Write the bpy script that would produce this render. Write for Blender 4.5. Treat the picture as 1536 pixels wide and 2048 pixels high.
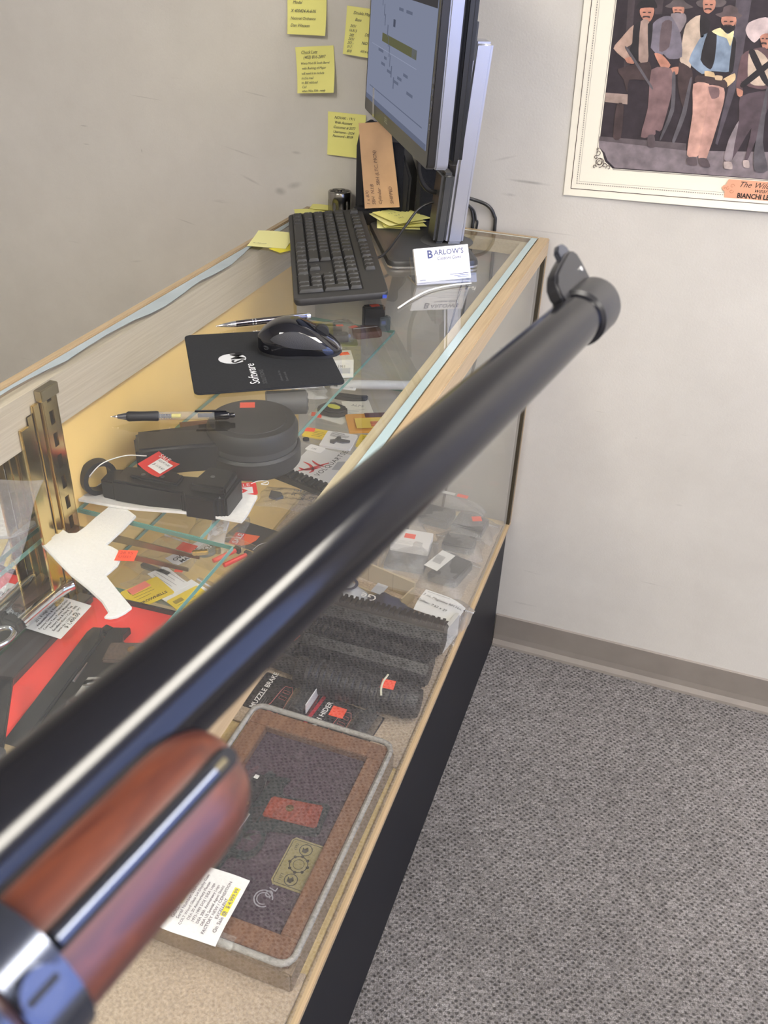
import bpy, bmesh, math, random
from mathutils import Vector, Matrix
random.seed(7)
R_ = math.radians
PI = math.pi
S = bpy.context.scene
C = S.collection
for o_ in list(bpy.data.objects):
    bpy.data.objects.remove(o_)

# ---------------------------------------------------------------- camera
cam_d = bpy.data.cameras.new('camera')
cam = bpy.data.objects.new('camera', cam_d)
C.objects.link(cam)
cam_d.sensor_fit = 'VERTICAL'
cam_d.sensor_height = 36.0
cam_d.sensor_width = 27.0
cam_d.lens = 31.466
cam_d.clip_start = 0.01
YAW, PITCH, ROLL = -0.3135, 0.5746, -0.0434
fw = Vector((math.sin(YAW) * math.cos(PITCH), math.cos(YAW) * math.cos(PITCH), -math.sin(PITCH)))
rt0 = Vector((math.cos(YAW), -math.sin(YAW), 0))
dn0 = fw.cross(rt0)
rt = math.cos(ROLL) * rt0 + math.sin(ROLL) * dn0
up = -(-math.sin(ROLL) * rt0 + math.cos(ROLL) * dn0)
cam.matrix_world = Matrix(((rt.x, up.x, -fw.x, 0.2385), (rt.y, up.y, -fw.y, -1.6358), (rt.z, up.z, -fw.z, 1.4173), (0, 0, 0, 1)))
cam_d.dof.use_dof = True
cam_d.dof.focus_distance = 1.45
cam_d.dof.aperture_fstop = 26
S.camera = cam

# ---------------------------------------------------------------- world, exposure
w = bpy.data.worlds.new('world')
S.world = w
w.use_nodes = True
w.node_tree.nodes['Background'].inputs[0].default_value = (0.45, 0.62, 1.0, 1)
w.node_tree.nodes['Background'].inputs[1].default_value = 1.5
S.view_settings.view_transform = 'Standard'
S.view_settings.look = 'None'
S.view_settings.gamma = 1
S.view_settings.use_curve_mapping = False
S.view_settings.exposure = 0.1
S.cycles.transparent_max_bounces = 40
S.cycles.max_bounces = 10

# daylight coming in through the shop window in the right-hand wall
la = bpy.data.lights.new('window_daylight', 'AREA')
la.shape = 'RECTANGLE'
la.size = 1.55
la.size_y = 2.4
la.energy = 29
la.color = (0.36, 0.44, 1.0)
lo = bpy.data.objects.new('window_daylight', la)
C.objects.link(lo)
lo.location = (2.27, -1.5, 1.65)
lo.rotation_euler = (0, R_(90), 0)
LAMP_POWER = 27.0            # emission of the ceiling panels

# ---------------------------------------------------------------- materials
MATS = {}
def new_mat(name):
    m = bpy.data.materials.new(name)
    m.use_nodes = True
    nt = m.node_tree
    return m, nt, nt.nodes['Principled BSDF']
def mat(name, col, rough=0.5, metal=0.0, noise=0.0, nscale=60.0, bump=0.0, coat=0.0, spec=0.5, trans=0.0, stretch=None):
    if name in MATS:
        return MATS[name]
    m, nt, b = new_mat(name)
    b.inputs['Base Color'].default_value = (*col, 1)
    b.inputs['Roughness'].default_value = rough
    b.inputs['Metallic'].default_value = metal
    b.inputs['Coat Weight'].default_value = coat
    b.inputs['Specular IOR Level'].default_value = spec
    if trans:
        b.inputs['Transmission Weight'].default_value = trans
    if noise or bump:
        tc = nt.nodes.new('ShaderNodeTexCoord')
        mp = nt.nodes.new('ShaderNodeMapping')
        if stretch:
            mp.inputs['Scale'].default_value = stretch
        nt.links.new(tc.outputs['Object'], mp.inputs['Vector'])
        n = nt.nodes.new('ShaderNodeTexNoise')
        n.inputs['Scale'].default_value = nscale
        n.inputs['Detail'].default_value = 6
        nt.links.new(mp.outputs['Vector'], n.inputs['Vector'])
        if noise:
            r = nt.nodes.new('ShaderNodeValToRGB')
            r.color_ramp.elements[0].position = 0.3
            r.color_ramp.elements[1].position = 0.7
            r.color_ramp.elements[0].color = (*[max(0, c * (1 - noise)) for c in col], 1)
            r.color_ramp.elements[1].color = (*[min(1, c * (1 + noise)) for c in col], 1)
            nt.links.new(n.outputs['Fac'], r.inputs['Fac'])
            nt.links.new(r.outputs['Color'], b.inputs['Base Color'])
        if bump:
            bp = nt.nodes.new('ShaderNodeBump')
            bp.inputs['Strength'].default_value = min(1, bump)
            bp.inputs['Distance'].default_value = 0.002
            nt.links.new(n.outputs['Fac'], bp.inputs['Height'])
            nt.links.new(bp.outputs['Normal'], b.inputs['Normal'])
    MATS[name] = m
    return m
def glass_mat(name, tint=(0.97, 0.985, 0.975), haze=0.02, rough=0.0, gain=1.6, hazecol=(0.8, 0.8, 0.78), smear=0.0, bump=0.0):
    """clear sheet: light passes straight, reflects by Fresnel on the outer skin, a little dust scatters"""
    if name in MATS:
        return MATS[name]
    m, nt, b = new_mat(name)
    nt.nodes.remove(b)
    out = nt.nodes['Material Output']
    tr = nt.nodes.new('ShaderNodeBsdfTransparent')
    tr.inputs[0].default_value = (*tint, 1)
    gl = nt.nodes.new('ShaderNodeBsdfGlossy')
    gl.inputs['Roughness'].default_value = rough
    df = nt.nodes.new('ShaderNodeBsdfDiffuse')
    df.inputs[0].default_value = (*hazecol, 1)
    fr = nt.nodes.new('ShaderNodeFresnel')
    fr.inputs['IOR'].default_value = 1.5
    mu = nt.nodes.new('ShaderNodeMath')
    mu.operation = 'MULTIPLY'
    mu.use_clamp = True
    mu.inputs[1].default_value = gain
    nt.links.new(fr.outputs[0], mu.inputs[0])
    m1 = nt.nodes.new('ShaderNodeMixShader')
    m1.inputs[0].default_value = haze
    nt.links.new(tr.outputs[0], m1.inputs[1])
    nt.links.new(df.outputs[0], m1.inputs[2])
    if smear or bump:
        tc = nt.nodes.new('ShaderNodeTexCoord')
        n = nt.nodes.new('ShaderNodeTexNoise')
        n.inputs['Scale'].default_value = 9 if smear else 55
        n.inputs['Detail'].default_value = 8
        n.inputs['Roughness'].default_value = 0.65
        nt.links.new(tc.outputs['Object'], n.inputs['Vector'])
        if smear:
            mr = nt.nodes.new('ShaderNodeMapRange')
            mr.inputs['From Min'].default_value = 0.42
            mr.inputs['From Max'].default_value = 0.75
            mr.inputs['To Min'].default_value = haze
            mr.inputs['To Max'].default_value = haze + smear
            nt.links.new(n.outputs['Fac'], mr.inputs['Value'])
            nt.links.new(mr.outputs[0], m1.inputs[0])
        if bump:
            bp = nt.nodes.new('ShaderNodeBump')
            bp.inputs['Strength'].default_value = bump
            bp.inputs['Distance'].default_value = 0.004
            nt.links.new(n.outputs['Fac'], bp.inputs['Height'])
            nt.links.new(bp.outputs['Normal'], gl.inputs['Normal'])
            nt.links.new(bp.outputs['Normal'], fr.inputs['Normal'])
    m2 = nt.nodes.new('ShaderNodeMixShader')
    nt.links.new(mu.outputs[0], m2.inputs[0])
    nt.links.new(m1.outputs[0], m2.inputs[1])
    nt.links.new(gl.outputs[0], m2.inputs[2])
    # the inner skin of the solid sheet only lets light out
    ge = nt.nodes.new('ShaderNodeNewGeometry')
    t2 = nt.nodes.new('ShaderNodeBsdfTransparent')
    m3 = nt.nodes.new('ShaderNodeMixShader')
    nt.links.new(ge.outputs['Backfacing'], m3.inputs[0])
    nt.links.new(m2.outputs[0], m3.inputs[1])
    nt.links.new(t2.outputs[0], m3.inputs[2])
    nt.links.new(m3.outputs[0], out.inputs['Surface'])
    MATS[name] = m
    return m
def emit_mat(name, col, strength):
    if name in MATS:
        return MATS[name]
    m, nt, b = new_mat(name)
    nt.nodes.remove(b)
    e = nt.nodes.new('ShaderNodeEmission')
    e.inputs[0].default_value = (*col, 1)
    e.inputs[1].default_value = strength
    nt.links.new(e.outputs[0], nt.nodes['Material Output'].inputs[0])
    MATS[name] = m
    return m

def wall_material():
    m, nt, b = new_mat('painted_wall')
    L = nt.links.new
    tc = nt.nodes.new('ShaderNodeTexCoord')
    n1 = nt.nodes.new('ShaderNodeTexNoise'); n1.inputs['Scale'].default_value = 3.0; n1.inputs['Detail'].default_value = 9; n1.inputs['Roughness'].default_value = 0.7
    L(tc.outputs['Object'], n1.inputs['Vector'])
    r1 = nt.nodes.new('ShaderNodeValToRGB')
    r1.color_ramp.elements[0].position = 0.30; r1.color_ramp.elements[0].color = (0.525, 0.497, 0.445, 1)
    r1.color_ramp.elements[1].position = 0.62; r1.color_ramp.elements[1].color = (0.59, 0.563, 0.508, 1)
    L(n1.outputs['Fac'], r1.inputs['Fac'])
    # long thin scuffs rubbed along the wall
    mp = nt.nodes.new('ShaderNodeMapping'); mp.inputs['Scale'].default_value = (2.2, 1, 30); mp.inputs['Rotation'].default_value = (0, R_(5), 0)
    L(tc.outputs['Object'], mp.inputs['Vector'])
    n2 = nt.nodes.new('ShaderNodeTexNoise'); n2.inputs['Scale'].default_value = 3.2; n2.inputs['Detail'].default_value = 5
    L(mp.outputs['Vector'], n2.inputs['Vector'])
    r2 = nt.nodes.new('ShaderNodeMapRange'); r2.inputs['From Min'].default_value = 0.70; r2.inputs['From Max'].default_value = 0.82; r2.inputs['To Max'].default_value = 0.35
    L(n2.outputs['Fac'], r2.inputs['Value'])
    # smudges: (x, z, half width, half height, strength, tilt)
    spots = [(-0.535, 0.985, .016, .010, .75, 0), (-0.505, 1.0, .02, .008, .6, .3), (-0.50, 1.06, .012, .004, .5, 0), (-.60, 1.0, .03, .0035, .55, -.35),
             (-.62, 1.05, .05, .002, .4, -.2), (-.36, 1.10, .04, .003, .3, -.1), (-.82, 1.13, .045, .0012, .5, -.06), (-.58, 1.155, .035, .0016, .5, -.12),
             (-.97, 1.065, .012, .0018, .8, 0), (-.97, 1.03, .01, .0015, .7, 0), (-.84, 1.03, .0012, .005, .9, 0), (-.80, .68, .012, .004, .5, 0), (-.98, .62, .012, .006, .6, 0),
             (-.05, 1.055, .05, .0035, .75, -.02), (-.085, 1.03, .018, .004, .5, 0), (-.10, 1.09, .03, .003, .35, .3), (.0, .973, .06, .0018, .45, 0),
             (.06, .74, .004, .003, .7, 0), (.02, .66, .003, .004, .5, 0), (.22, .60, .004, .003, .4, 0), (.33, .47, .01, .003, .3, 0), (-.75, .90, .03, .002, .35, -.2), (-.88, .80, .02, .003, .3, .2)]
    sep = nt.nodes.new('ShaderNodeSeparateXYZ')
    # break up the outlines
    n3 = nt.nodes.new('ShaderNodeTexNoise'); n3.inputs['Scale'].default_value = 45; n3.inputs['Detail'].default_value = 6
    L(tc.outputs['Object'], n3.inputs['Vector'])
    L(tc.outputs['Object'], sep.inputs[0])
    def math_(op, a, bb=None, clamp=False):
        q = nt.nodes.new('ShaderNodeMath'); q.operation = op; q.use_clamp = clamp
        for i, v in enumerate((a, bb)):
            if v is None: continue
            if isinstance(v, (int, float)): q.inputs[i].default_value = v
            else: L(v, q.inputs[i])
        return q.outputs[0]
    acc = r2.outputs[0]
    for (x, z, a, h, s, t) in spots:
        dx = math_('SUBTRACT', sep.outputs['X'], x)
        dz = math_('SUBTRACT', sep.outputs['Z'], z)
        u = math_('ADD', math_('MULTIPLY', dx, math.cos(t) / a), math_('MULTIPLY', dz, math.sin(t) / a))
        v = math_('ADD', math_('MULTIPLY', dx, -math.sin(t) / h), math_('MULTIPLY', dz, math.cos(t) / h))
        rr = math_('ADD', math_('MULTIPLY', u, u), math_('MULTIPLY', v, v))
        f = math_('SUBTRACT', 1.0, rr, True)
        f = math_('MULTIPLY', math_('MULTIPLY', f, f), s * .7)
        f = math_('MULTIPLY', f, math_('MULTIPLY', n3.outputs['Fac'], 1.5))
        acc = math_('MAXIMUM', acc, f)
    mx = nt.nodes.new('ShaderNodeMixRGB')
    L(acc, mx.inputs[0]); L(r1.outputs['Color'], mx.inputs[1])
    mx.inputs[2].default_value = (0.13, 0.115, 0.10, 1)
    L(mx.outputs[0], b.inputs['Base Color'])
    b.inputs['Roughness'].default_value = 0.55
    n4 = nt.nodes.new('ShaderNodeTexNoise'); n4.inputs['Scale'].default_value = 260; n4.inputs['Detail'].default_value = 3
    L(tc.outputs['Object'], n4.inputs['Vector'])
    bp = nt.nodes.new('ShaderNodeBump'); bp.inputs['Strength'].default_value = 0.25; bp.inputs['Distance'].default_value = 0.001
    L(n4.outputs['Fac'], bp.inputs['Height']); L(bp.outputs['Normal'], b.inputs['Normal'])
    MATS['wall'] = m
    return m

def carpet_material():
    """looped grey commercial carpet: staggered rows of loops about 1 cm apart"""
    m, nt, b = new_mat('loop_carpet')
    L = nt.links.new
    tc = nt.nodes.new('ShaderNodeTexCoord')
    mp = nt.nodes.new('ShaderNodeMapping'); mp.inputs['Rotation'].default_value = (0, 0, R_(-16))
    L(tc.outputs['Object'], mp.inputs['Vector'])
    nw = nt.nodes.new('ShaderNodeTexNoise'); nw.inputs['Scale'].default_value = 190; nw.inputs['Detail'].default_value = 2
    L(mp.outputs['Vector'], nw.inputs['Vector'])
    ma = nt.nodes.new('ShaderNodeVectorMath'); ma.operation = 'MULTIPLY_ADD'
    ma.inputs[1].default_value = (0.0042, 0.0042, 0)
    L(nw.outputs['Color'], ma.inputs[0]); L(mp.outputs['Vector'], ma.inputs[2])
    br = nt.nodes.new('ShaderNodeTexBrick')
    br.inputs['Scale'].default_value = 1.0
    br.inputs['Brick Width'].default_value = 0.0115
    br.inputs['Row Height'].default_value = 0.0068
    br.inputs['Mortar Size'].default_value = 0.0011
    br.inputs['Mortar Smooth'].default_value = 0.9
    br.inputs['Color1'].default_value = (0.185, 0.172, 0.163, 1)
    br.inputs['Color2'].default_value = (0.29, 0.272, 0.258, 1)
    br.inputs['Mortar'].default_value = (0.175, 0.162, 0.152, 1)
    L(ma.outputs[0], br.inputs['Vector'])
    # dark pockets between the loops
    vo = nt.nodes.new('ShaderNodeTexVoronoi'); vo.inputs['Scale'].default_value = 105; vo.inputs['Randomness'].default_value = 0.32
    mp2 = nt.nodes.new('ShaderNodeMapping'); mp2.inputs['Rotation'].default_value = (0, 0, R_(29)); mp2.inputs['Scale'].default_value = (1, 1.25, 0.0)
    L(tc.outputs['Object'], mp2.inputs['Vector']); L(mp2.outputs['Vector'], vo.inputs['Vector'])
    rv = nt.nodes.new('ShaderNodeMapRange'); rv.inputs['From Min'].default_value = 0.18; rv.inputs['From Max'].default_value = 0.42
    rv.inputs['To Min'].default_value = 0.34; rv.inputs['To Max'].default_value = 1.0
    L(vo.outputs['Distance'], rv.inputs['Value'])
    nf = nt.nodes.new('ShaderNodeTexNoise'); nf.inputs['Scale'].default_value = 420; nf.inputs['Detail'].default_value = 4
    L(tc.outputs['Object'], nf.inputs['Vector'])
    rf = nt.nodes.new('ShaderNodeMapRange'); rf.inputs['From Min'].default_value = 0.3; rf.inputs['From Max'].default_value = 0.7; rf.inputs['To Min'].default_value = 0.62; rf.inputs['To Max'].default_value = 1.38
    L(nf.outputs['Fac'], rf.inputs['Value'])
    nb = nt.nodes.new('ShaderNodeTexNoise'); nb.inputs['Scale'].default_value = 2.2; nb.inputs['Detail'].default_value = 5
    L(tc.outputs['Object'], nb.inputs['Vector'])
    rb = nt.nodes.new('ShaderNodeMapRange'); rb.inputs['From Min'].default_value = 0.35; rb.inputs['From Max'].default_value = 0.65; rb.inputs['To Min'].default_value = 0.86; rb.inputs['To Max'].default_value = 1.1
    L(nb.outputs['Fac'], rb.inputs['Value'])
    m1 = nt.nodes.new('ShaderNodeMath'); m1.operation = 'MULTIPLY'; L(rv.outputs[0], m1.inputs[0]); L(rf.outputs[0], m1.inputs[1])
    m2 = nt.nodes.new('ShaderNodeMath'); m2.operation = 'MULTIPLY'; L(m1.outputs[0], m2.inputs[0]); L(rb.outputs[0], m2.inputs[1])
    mx = nt.nodes.new('ShaderNodeVectorMath'); mx.operation = 'SCALE'
    L(br.outputs['Color'], mx.inputs[0]); L(m2.outputs[0], mx.inputs['Scale'])
    L(mx.outputs[0], b.inputs['Base Color'])
    b.inputs['Roughness'].default_value = 0.95
    b.inputs['Specular IOR Level'].default_value = 0.1
    bp = nt.nodes.new('ShaderNodeBump'); bp.inputs['Strength'].default_value = 0.7; bp.inputs['Distance'].default_value = 0.004
    L(m1.outputs[0], bp.inputs['Height']); L(bp.outputs['Normal'], b.inputs['Normal'])
    return m

def wood_mat(name, c1, c2, rough=0.35, scale=(1, 14, 14), coat=0.0):
    if name in MATS: return MATS[name]
    m, nt, b = new_mat(name)
    L = nt.links.new
    tc = nt.nodes.new('ShaderNodeTexCoord')
    mp = nt.nodes.new('ShaderNodeMapping'); mp.inputs['Scale'].default_value = scale
    L(tc.outputs['Object'], mp.inputs['Vector'])
    n = nt.nodes.new('ShaderNodeTexNoise'); n.inputs['Scale'].default_value = 9; n.inputs['Detail'].default_value = 8; n.inputs['Distortion'].default_value = 0.6
    L(mp.outputs['Vector'], n.inputs['Vector'])
    r = nt.nodes.new('ShaderNodeValToRGB')
    r.color_ramp.elements[0].position = 0.33; r.color_ramp.elements[0].color = (*c1, 1)
    r.color_ramp.elements[1].position = 0.68; r.color_ramp.elements[1].color = (*c2, 1)
    L(n.outputs['Fac'], r.inputs['Fac']); L(r.outputs['Color'], b.inputs['Base Color'])
    b.inputs['Roughness'].default_value = rough
    b.inputs['Coat Weight'].default_value = coat
    MATS[name] = m
    return m

# ---------------------------------------------------------------- mesh helpers
class MB:
    def __init__(s):
        s.v = []; s.f = []; s.mi = []; s.cur = 0
    def slot(s, i):
        s.cur = i; return s
    def add(s, vs, fs):
        b = len(s.v)
        s.v += [tuple(v) for v in vs]
        s.f += [tuple(b + i for i in f) for f in fs]
        s.mi += [s.cur] * len(fs)
        return s
    def box(s, c, d, rz=0.0, M=None):
        x, y, z = d[0] / 2, d[1] / 2, d[2] / 2
        vs = [Vector(p) for p in ((-x, -y, -z), (x, -y, -z), (x, y, -z), (-x, y, -z), (-x, -y, z), (x, -y, z), (x, y, z), (-x, y, z))]
        if rz:
            q = Matrix.Rotation(rz, 3, 'Z'); vs = [q @ v for v in vs]
        if M is not None:
            vs = [M @ v for v in vs]
        vs = [v + Vector(c) for v in vs]
        return s.add(vs, [(0, 3, 2, 1), (4, 5, 6, 7), (0, 1, 5, 4), (1, 2, 6, 5), (2, 3, 7, 6), (3, 0, 4, 7)])
    def span(s, x0, x1, y0, y1, z0, z1):
        return s.box(((x0 + x1) / 2, (y0 + y1) / 2, (z0 + z1) / 2), (abs(x1 - x0), abs(y1 - y0), abs(z1 - z0)))
    def prism(s, pts, z0, z1, taper=None):
        """closed outline (CCW) in XY, extruded from z0 to z1"""
        n = len(pts)
        a = sum(pts[i][0] * pts[(i + 1) % n][1] - pts[(i + 1) % n][0] * pts[i][1] for i in range(n))
        if a < 0: pts = pts[::-1]
        top = pts if taper is None else inset(pts, taper)
        vs = [(p[0], p[1], z0) for p in pts] + [(p[0], p[1], z1) for p in top]
        fs = [tuple(range(n - 1, -1, -1)), tuple(range(n, 2 * n))] + [(i, (i + 1) % n, n + (i + 1) % n, n + i) for i in range(n)]
        return s.add(vs, fs)
    def rprism(s, pts, z0, z1, b):
        """prism with a chamfered upper rim"""
        n = len(pts)
        a = sum(pts[i][0] * pts[(i + 1) % n][1] - pts[(i + 1) % n][0] * pts[i][1] for i in range(n))
        if a < 0: pts = pts[::-1]
        t1 = inset(pts, b * 0.3); t2 = inset(pts, b)
        vs = [(p[0], p[1], z0) for p in pts] + [(p[0], p[1], z1 - b) for p in pts] + [(p[0], p[1], z1 - b * .3) for p in t1] + [(p[0], p[1], z1) for p in t2]
        fs = [tuple(range(n - 1, -1, -1)), tuple(range(3 * n, 4 * n))]
        for k in range(3):
            fs += [(k * n + i, k * n + (i + 1) % n, (k + 1) * n + (i + 1) % n, (k + 1) * n + i) for i in range(n)]
        return s.add(vs, fs)
    def tube(s, path, r, n=10, cap=True, flat=1.0):
        path = [Vector(p) for p in path]
        rs = r if isinstance(r, (list, tuple)) else [r] * len(path)
        rings = []
        prev = None
        for i, p in enumerate(path):
            t = (path[min(i + 1, len(path) - 1)] - path[max(i - 1, 0)]).normalized()
            if prev is None:
                a = Vector((0, 0, 1)) if abs(t.z) < 0.9 else Vector((1, 0, 0))
                u = t.cross(a).normalized()
            else:
                u = (prev - t * prev.dot(t)).normalized()
            prev = u
            v = t.cross(u)
            rings.append([p + u * (rs[i] * math.cos(2 * PI * k / n)) + v * (rs[i] * flat * math.sin(2 * PI * k / n)) for k in range(n)])
        vs = [q for g in rings for q in g]
        fs = []
        for i in range(len(path) - 1):
            for k in range(n):
                fs.append((i * n + k, i * n + (k + 1) % n, (i + 1) * n + (k + 1) % n, (i + 1) * n + k))
        if cap:
            fs.append(tuple(range(n - 1, -1, -1)))
            fs.append(tuple((len(path) - 1) * n + k for k in range(n)))
        return s.add(vs, fs)
    def lathe(s, prof, n=24, axis='Z', c=(0, 0, 0)):
        """prof: list of (r, h) from bottom to top"""
        vs = []; fs = []
        for r, h in prof:
            for k in range(n):
                a = 2 * PI * k / n
                x, y, z = r * math.cos(a), r * math.sin(a), h
                if axis == 'X': x, y, z = z, x, y
                if axis == 'Y': x, y, z = y, z, x
                vs.append((x + c[0], y + c[1], z + c[2]))
        for i in range(len(prof) - 1):
            for k in range(n):
                fs.append((i * n + k, i * n + (k + 1) % n, (i + 1) * n + (k + 1) % n, (i + 1) * n + k))
        fs.append(tuple(range(n - 1, -1, -1)))
        fs.append(tuple((len(prof) - 1) * n + k for k in range(n)))
        return s.add(vs, fs)
    def sheet(s, w, h, t, nx, ny, fn, c=(0, 0, 0)):
        """a thin solid sheet; fn(u, v) in -1..1 gives its (dx, dy, z)"""
        vs = []
        for layer in (0, 1):
            for j in range(ny + 1):
                for i in range(nx + 1):
                    u = -1 + 2 * i / nx; v = -1 + 2 * j / ny
                    d = fn(u, v)
                    vs.append((c[0] + u * w / 2 + d[0], c[1] + v * h / 2 + d[1], c[2] + d[2] + (t if layer else 0)))
        N = (nx + 1) * (ny + 1)
        fs = []
        idx = lambda i, j: j * (nx + 1) + i
        for j in range(ny):
            for i in range(nx):
                a, b_, c_, d_ = idx(i, j), idx(i + 1, j), idx(i + 1, j + 1), idx(i, j + 1)
                fs.append((a, d_, c_, b_)); fs.append((N + a, N + b_, N + c_, N + d_))
        for i in range(nx):
            fs.append((idx(i, 0), idx(i + 1, 0), N + idx(i + 1, 0), N + idx(i, 0)))
            fs.append((idx(i + 1, ny), idx(i, ny), N + idx(i, ny), N + idx(i + 1, ny)))
        for j in range(ny):
            fs.append((idx(0, j + 1), idx(0, j), N + idx(0, j), N + idx(0, j + 1)))
            fs.append((idx(nx, j), idx(nx, j + 1), N + idx(nx, j + 1), N + idx(nx, j)))
        return s.add(vs, fs)
    def grid(s, pts):
        """open surface from rows of points"""
        n = len(pts[0])
        vs = [p for row in pts for p in row]
        fs = [(j * n + i, j * n + i + 1, (j + 1) * n + i + 1, (j + 1) * n + i) for j in range(len(pts) - 1) for i in range(n - 1)]
        return s.add(vs, fs)
    def xform(s, M):
        s.v = [tuple(M @ Vector(v)) for v in s.v]; return s
    def mesh(s, name, mats, smooth=False, bevel=0.0, seg=2, auto=None):
        me = bpy.data.meshes.new(name)
        me.from_pydata(s.v, [], s.f)
        for m in (mats if isinstance(mats, (list, tuple)) else [mats]):
            me.materials.append(m)
        for p, i in zip(me.polygons, s.mi):
            p.material_index = i
        if bevel:
            bm = bmesh.new(); bm.from_mesh(me)
            es = [e for e in bm.edges if len(e.link_faces) == 2 and e.calc_face_angle(0) > 0.5]
            bmesh.ops.bevel(bm, geom=es, offset=bevel, segments=seg, affect='EDGES', clamp_overlap=True)
            bm.to_mesh(me); bm.free()
            smooth = True; auto = auto or 40
        if smooth:
            auto = auto or 55
            me.polygons.foreach_set('use_smooth', [True] * len(me.polygons))
            if auto:
                me.set_sharp_from_angle(angle=R_(auto))
        me.validate(); me.update()
        return me
    def obj(s, name, mats, parent=None, smooth=False, bevel=0.0, seg=2, auto=None, loc=None, rot=None):
        o = bpy.data.objects.new(name, s.mesh(name, mats, smooth, bevel, seg, auto))
        C.objects.link(o)
        if parent: o.parent = parent
        if loc: o.location = loc
        if rot: o.rotation_euler = rot
        return o
def inset(pts, d):
    n = len(pts); out = []
    for i in range(n):
        p0, p1, p2 = Vector(pts[i - 1]), Vector(pts[i]), Vector(pts[(i + 1) % n])
        a = (p1 - p0); b_ = (p2 - p1)
        if a.length < 1e-9 or b_.length < 1e-9: out.append(tuple(p1)); continue
        a.normalize(); b_.normalize()
        na = Vector((-a.y, a.x)); nb = Vector((-b_.y, b_.x))
        m = na + nb
        k = m.length_squared
        m = m * (2 * d / k) if k > 0.3 else na * d
        out.append((p1.x + m.x, p1.y + m.y))
    return out
def rrect(w, h, r, n=5, cx=0, cy=0):
    out = []
    for qx, qy, a0 in ((1, 1, 0), (-1, 1, 90), (-1, -1, 180), (1, -1, 270)):
        for k in range(n + 1):
            a = R_(a0 + 90 * k / n)
            out.append((cx + qx * (w / 2 - r) + r * math.cos(a), cy + qy * (h / 2 - r) + r * math.sin(a)))
    return out
def ellipse(a, b, n=24, cx=0, cy=0):
    return [(cx + a * math.cos(2 * PI * k / n), cy + b * math.sin(2 * PI * k / n)) for k in range(n)]
def spline(pts, n=8):
    """Catmull-Rom through the points"""
    P = [Vector(p) for p in pts]
    P = [P[0] * 2 - P[1]] + P + [P[-1] * 2 - P[-2]]
    out = []
    for i in range(1, len(P) - 2):
        for k in range(n):
            t = k / n
            a, b_, c_, d_ = P[i - 1], P[i], P[i + 1], P[i + 2]
            out.append(0.5 * ((2 * b_) + (c_ - a) * t + (2 * a - 5 * b_ + 4 * c_ - d_) * t * t + (3 * b_ - a - 3 * c_ + d_) * t ** 3))
    out.append(P[-2])
    return out
def tag(o, label=None, cat=None, group=None, kind=None):
    if label: o['label'] = label
    if cat: o['category'] = cat
    if group: o['group'] = group
    if kind: o['kind'] = kind
    return o
def thing(name, label, cat, loc=(0, 0, 0), rz=0.0, group=None):
    o = bpy.data.objects.new(name, None)
    C.objects.link(o)
    o.empty_display_size = 0.02
    o.location = loc
    o.rotation_euler = (0, 0, rz)
    return tag(o, label, cat, group)
def struct(o):
    o['kind'] = 'structure'; return o
TEXT = {}
def text(s, size, mt, parent, loc, rz=0.0, shear=0.0, sx=1.0, align='LEFT', name='lettering', bold=0.0, rot=None, spacing=1.0):
    k = (s, align, shear, bold, spacing, mt.name)
    if k not in TEXT:
        cu = bpy.data.curves.new('t', 'FONT')
        cu.body = s; cu.size = 1.0; cu.align_x = align; cu.shear = shear; cu.offset = bold; cu.space_character = spacing
        cu.resolution_u = 2
        ob = bpy.data.objects.new('t', cu)
        me = bpy.data.meshes.new_from_object(ob)
        me.name = 'lettering'
        me.materials.clear(); me.materials.append(mt)
        bpy.data.objects.remove(ob); bpy.data.curves.remove(cu)
        TEXT[k] = me
    o = bpy.data.objects.new(name, TEXT[k])
    C.objects.link(o)
    o.parent = parent
    o.location = loc
    o.rotation_euler = rot if rot else (0, 0, rz)
    o.scale = (size * sx, size, size)
    return o
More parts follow.
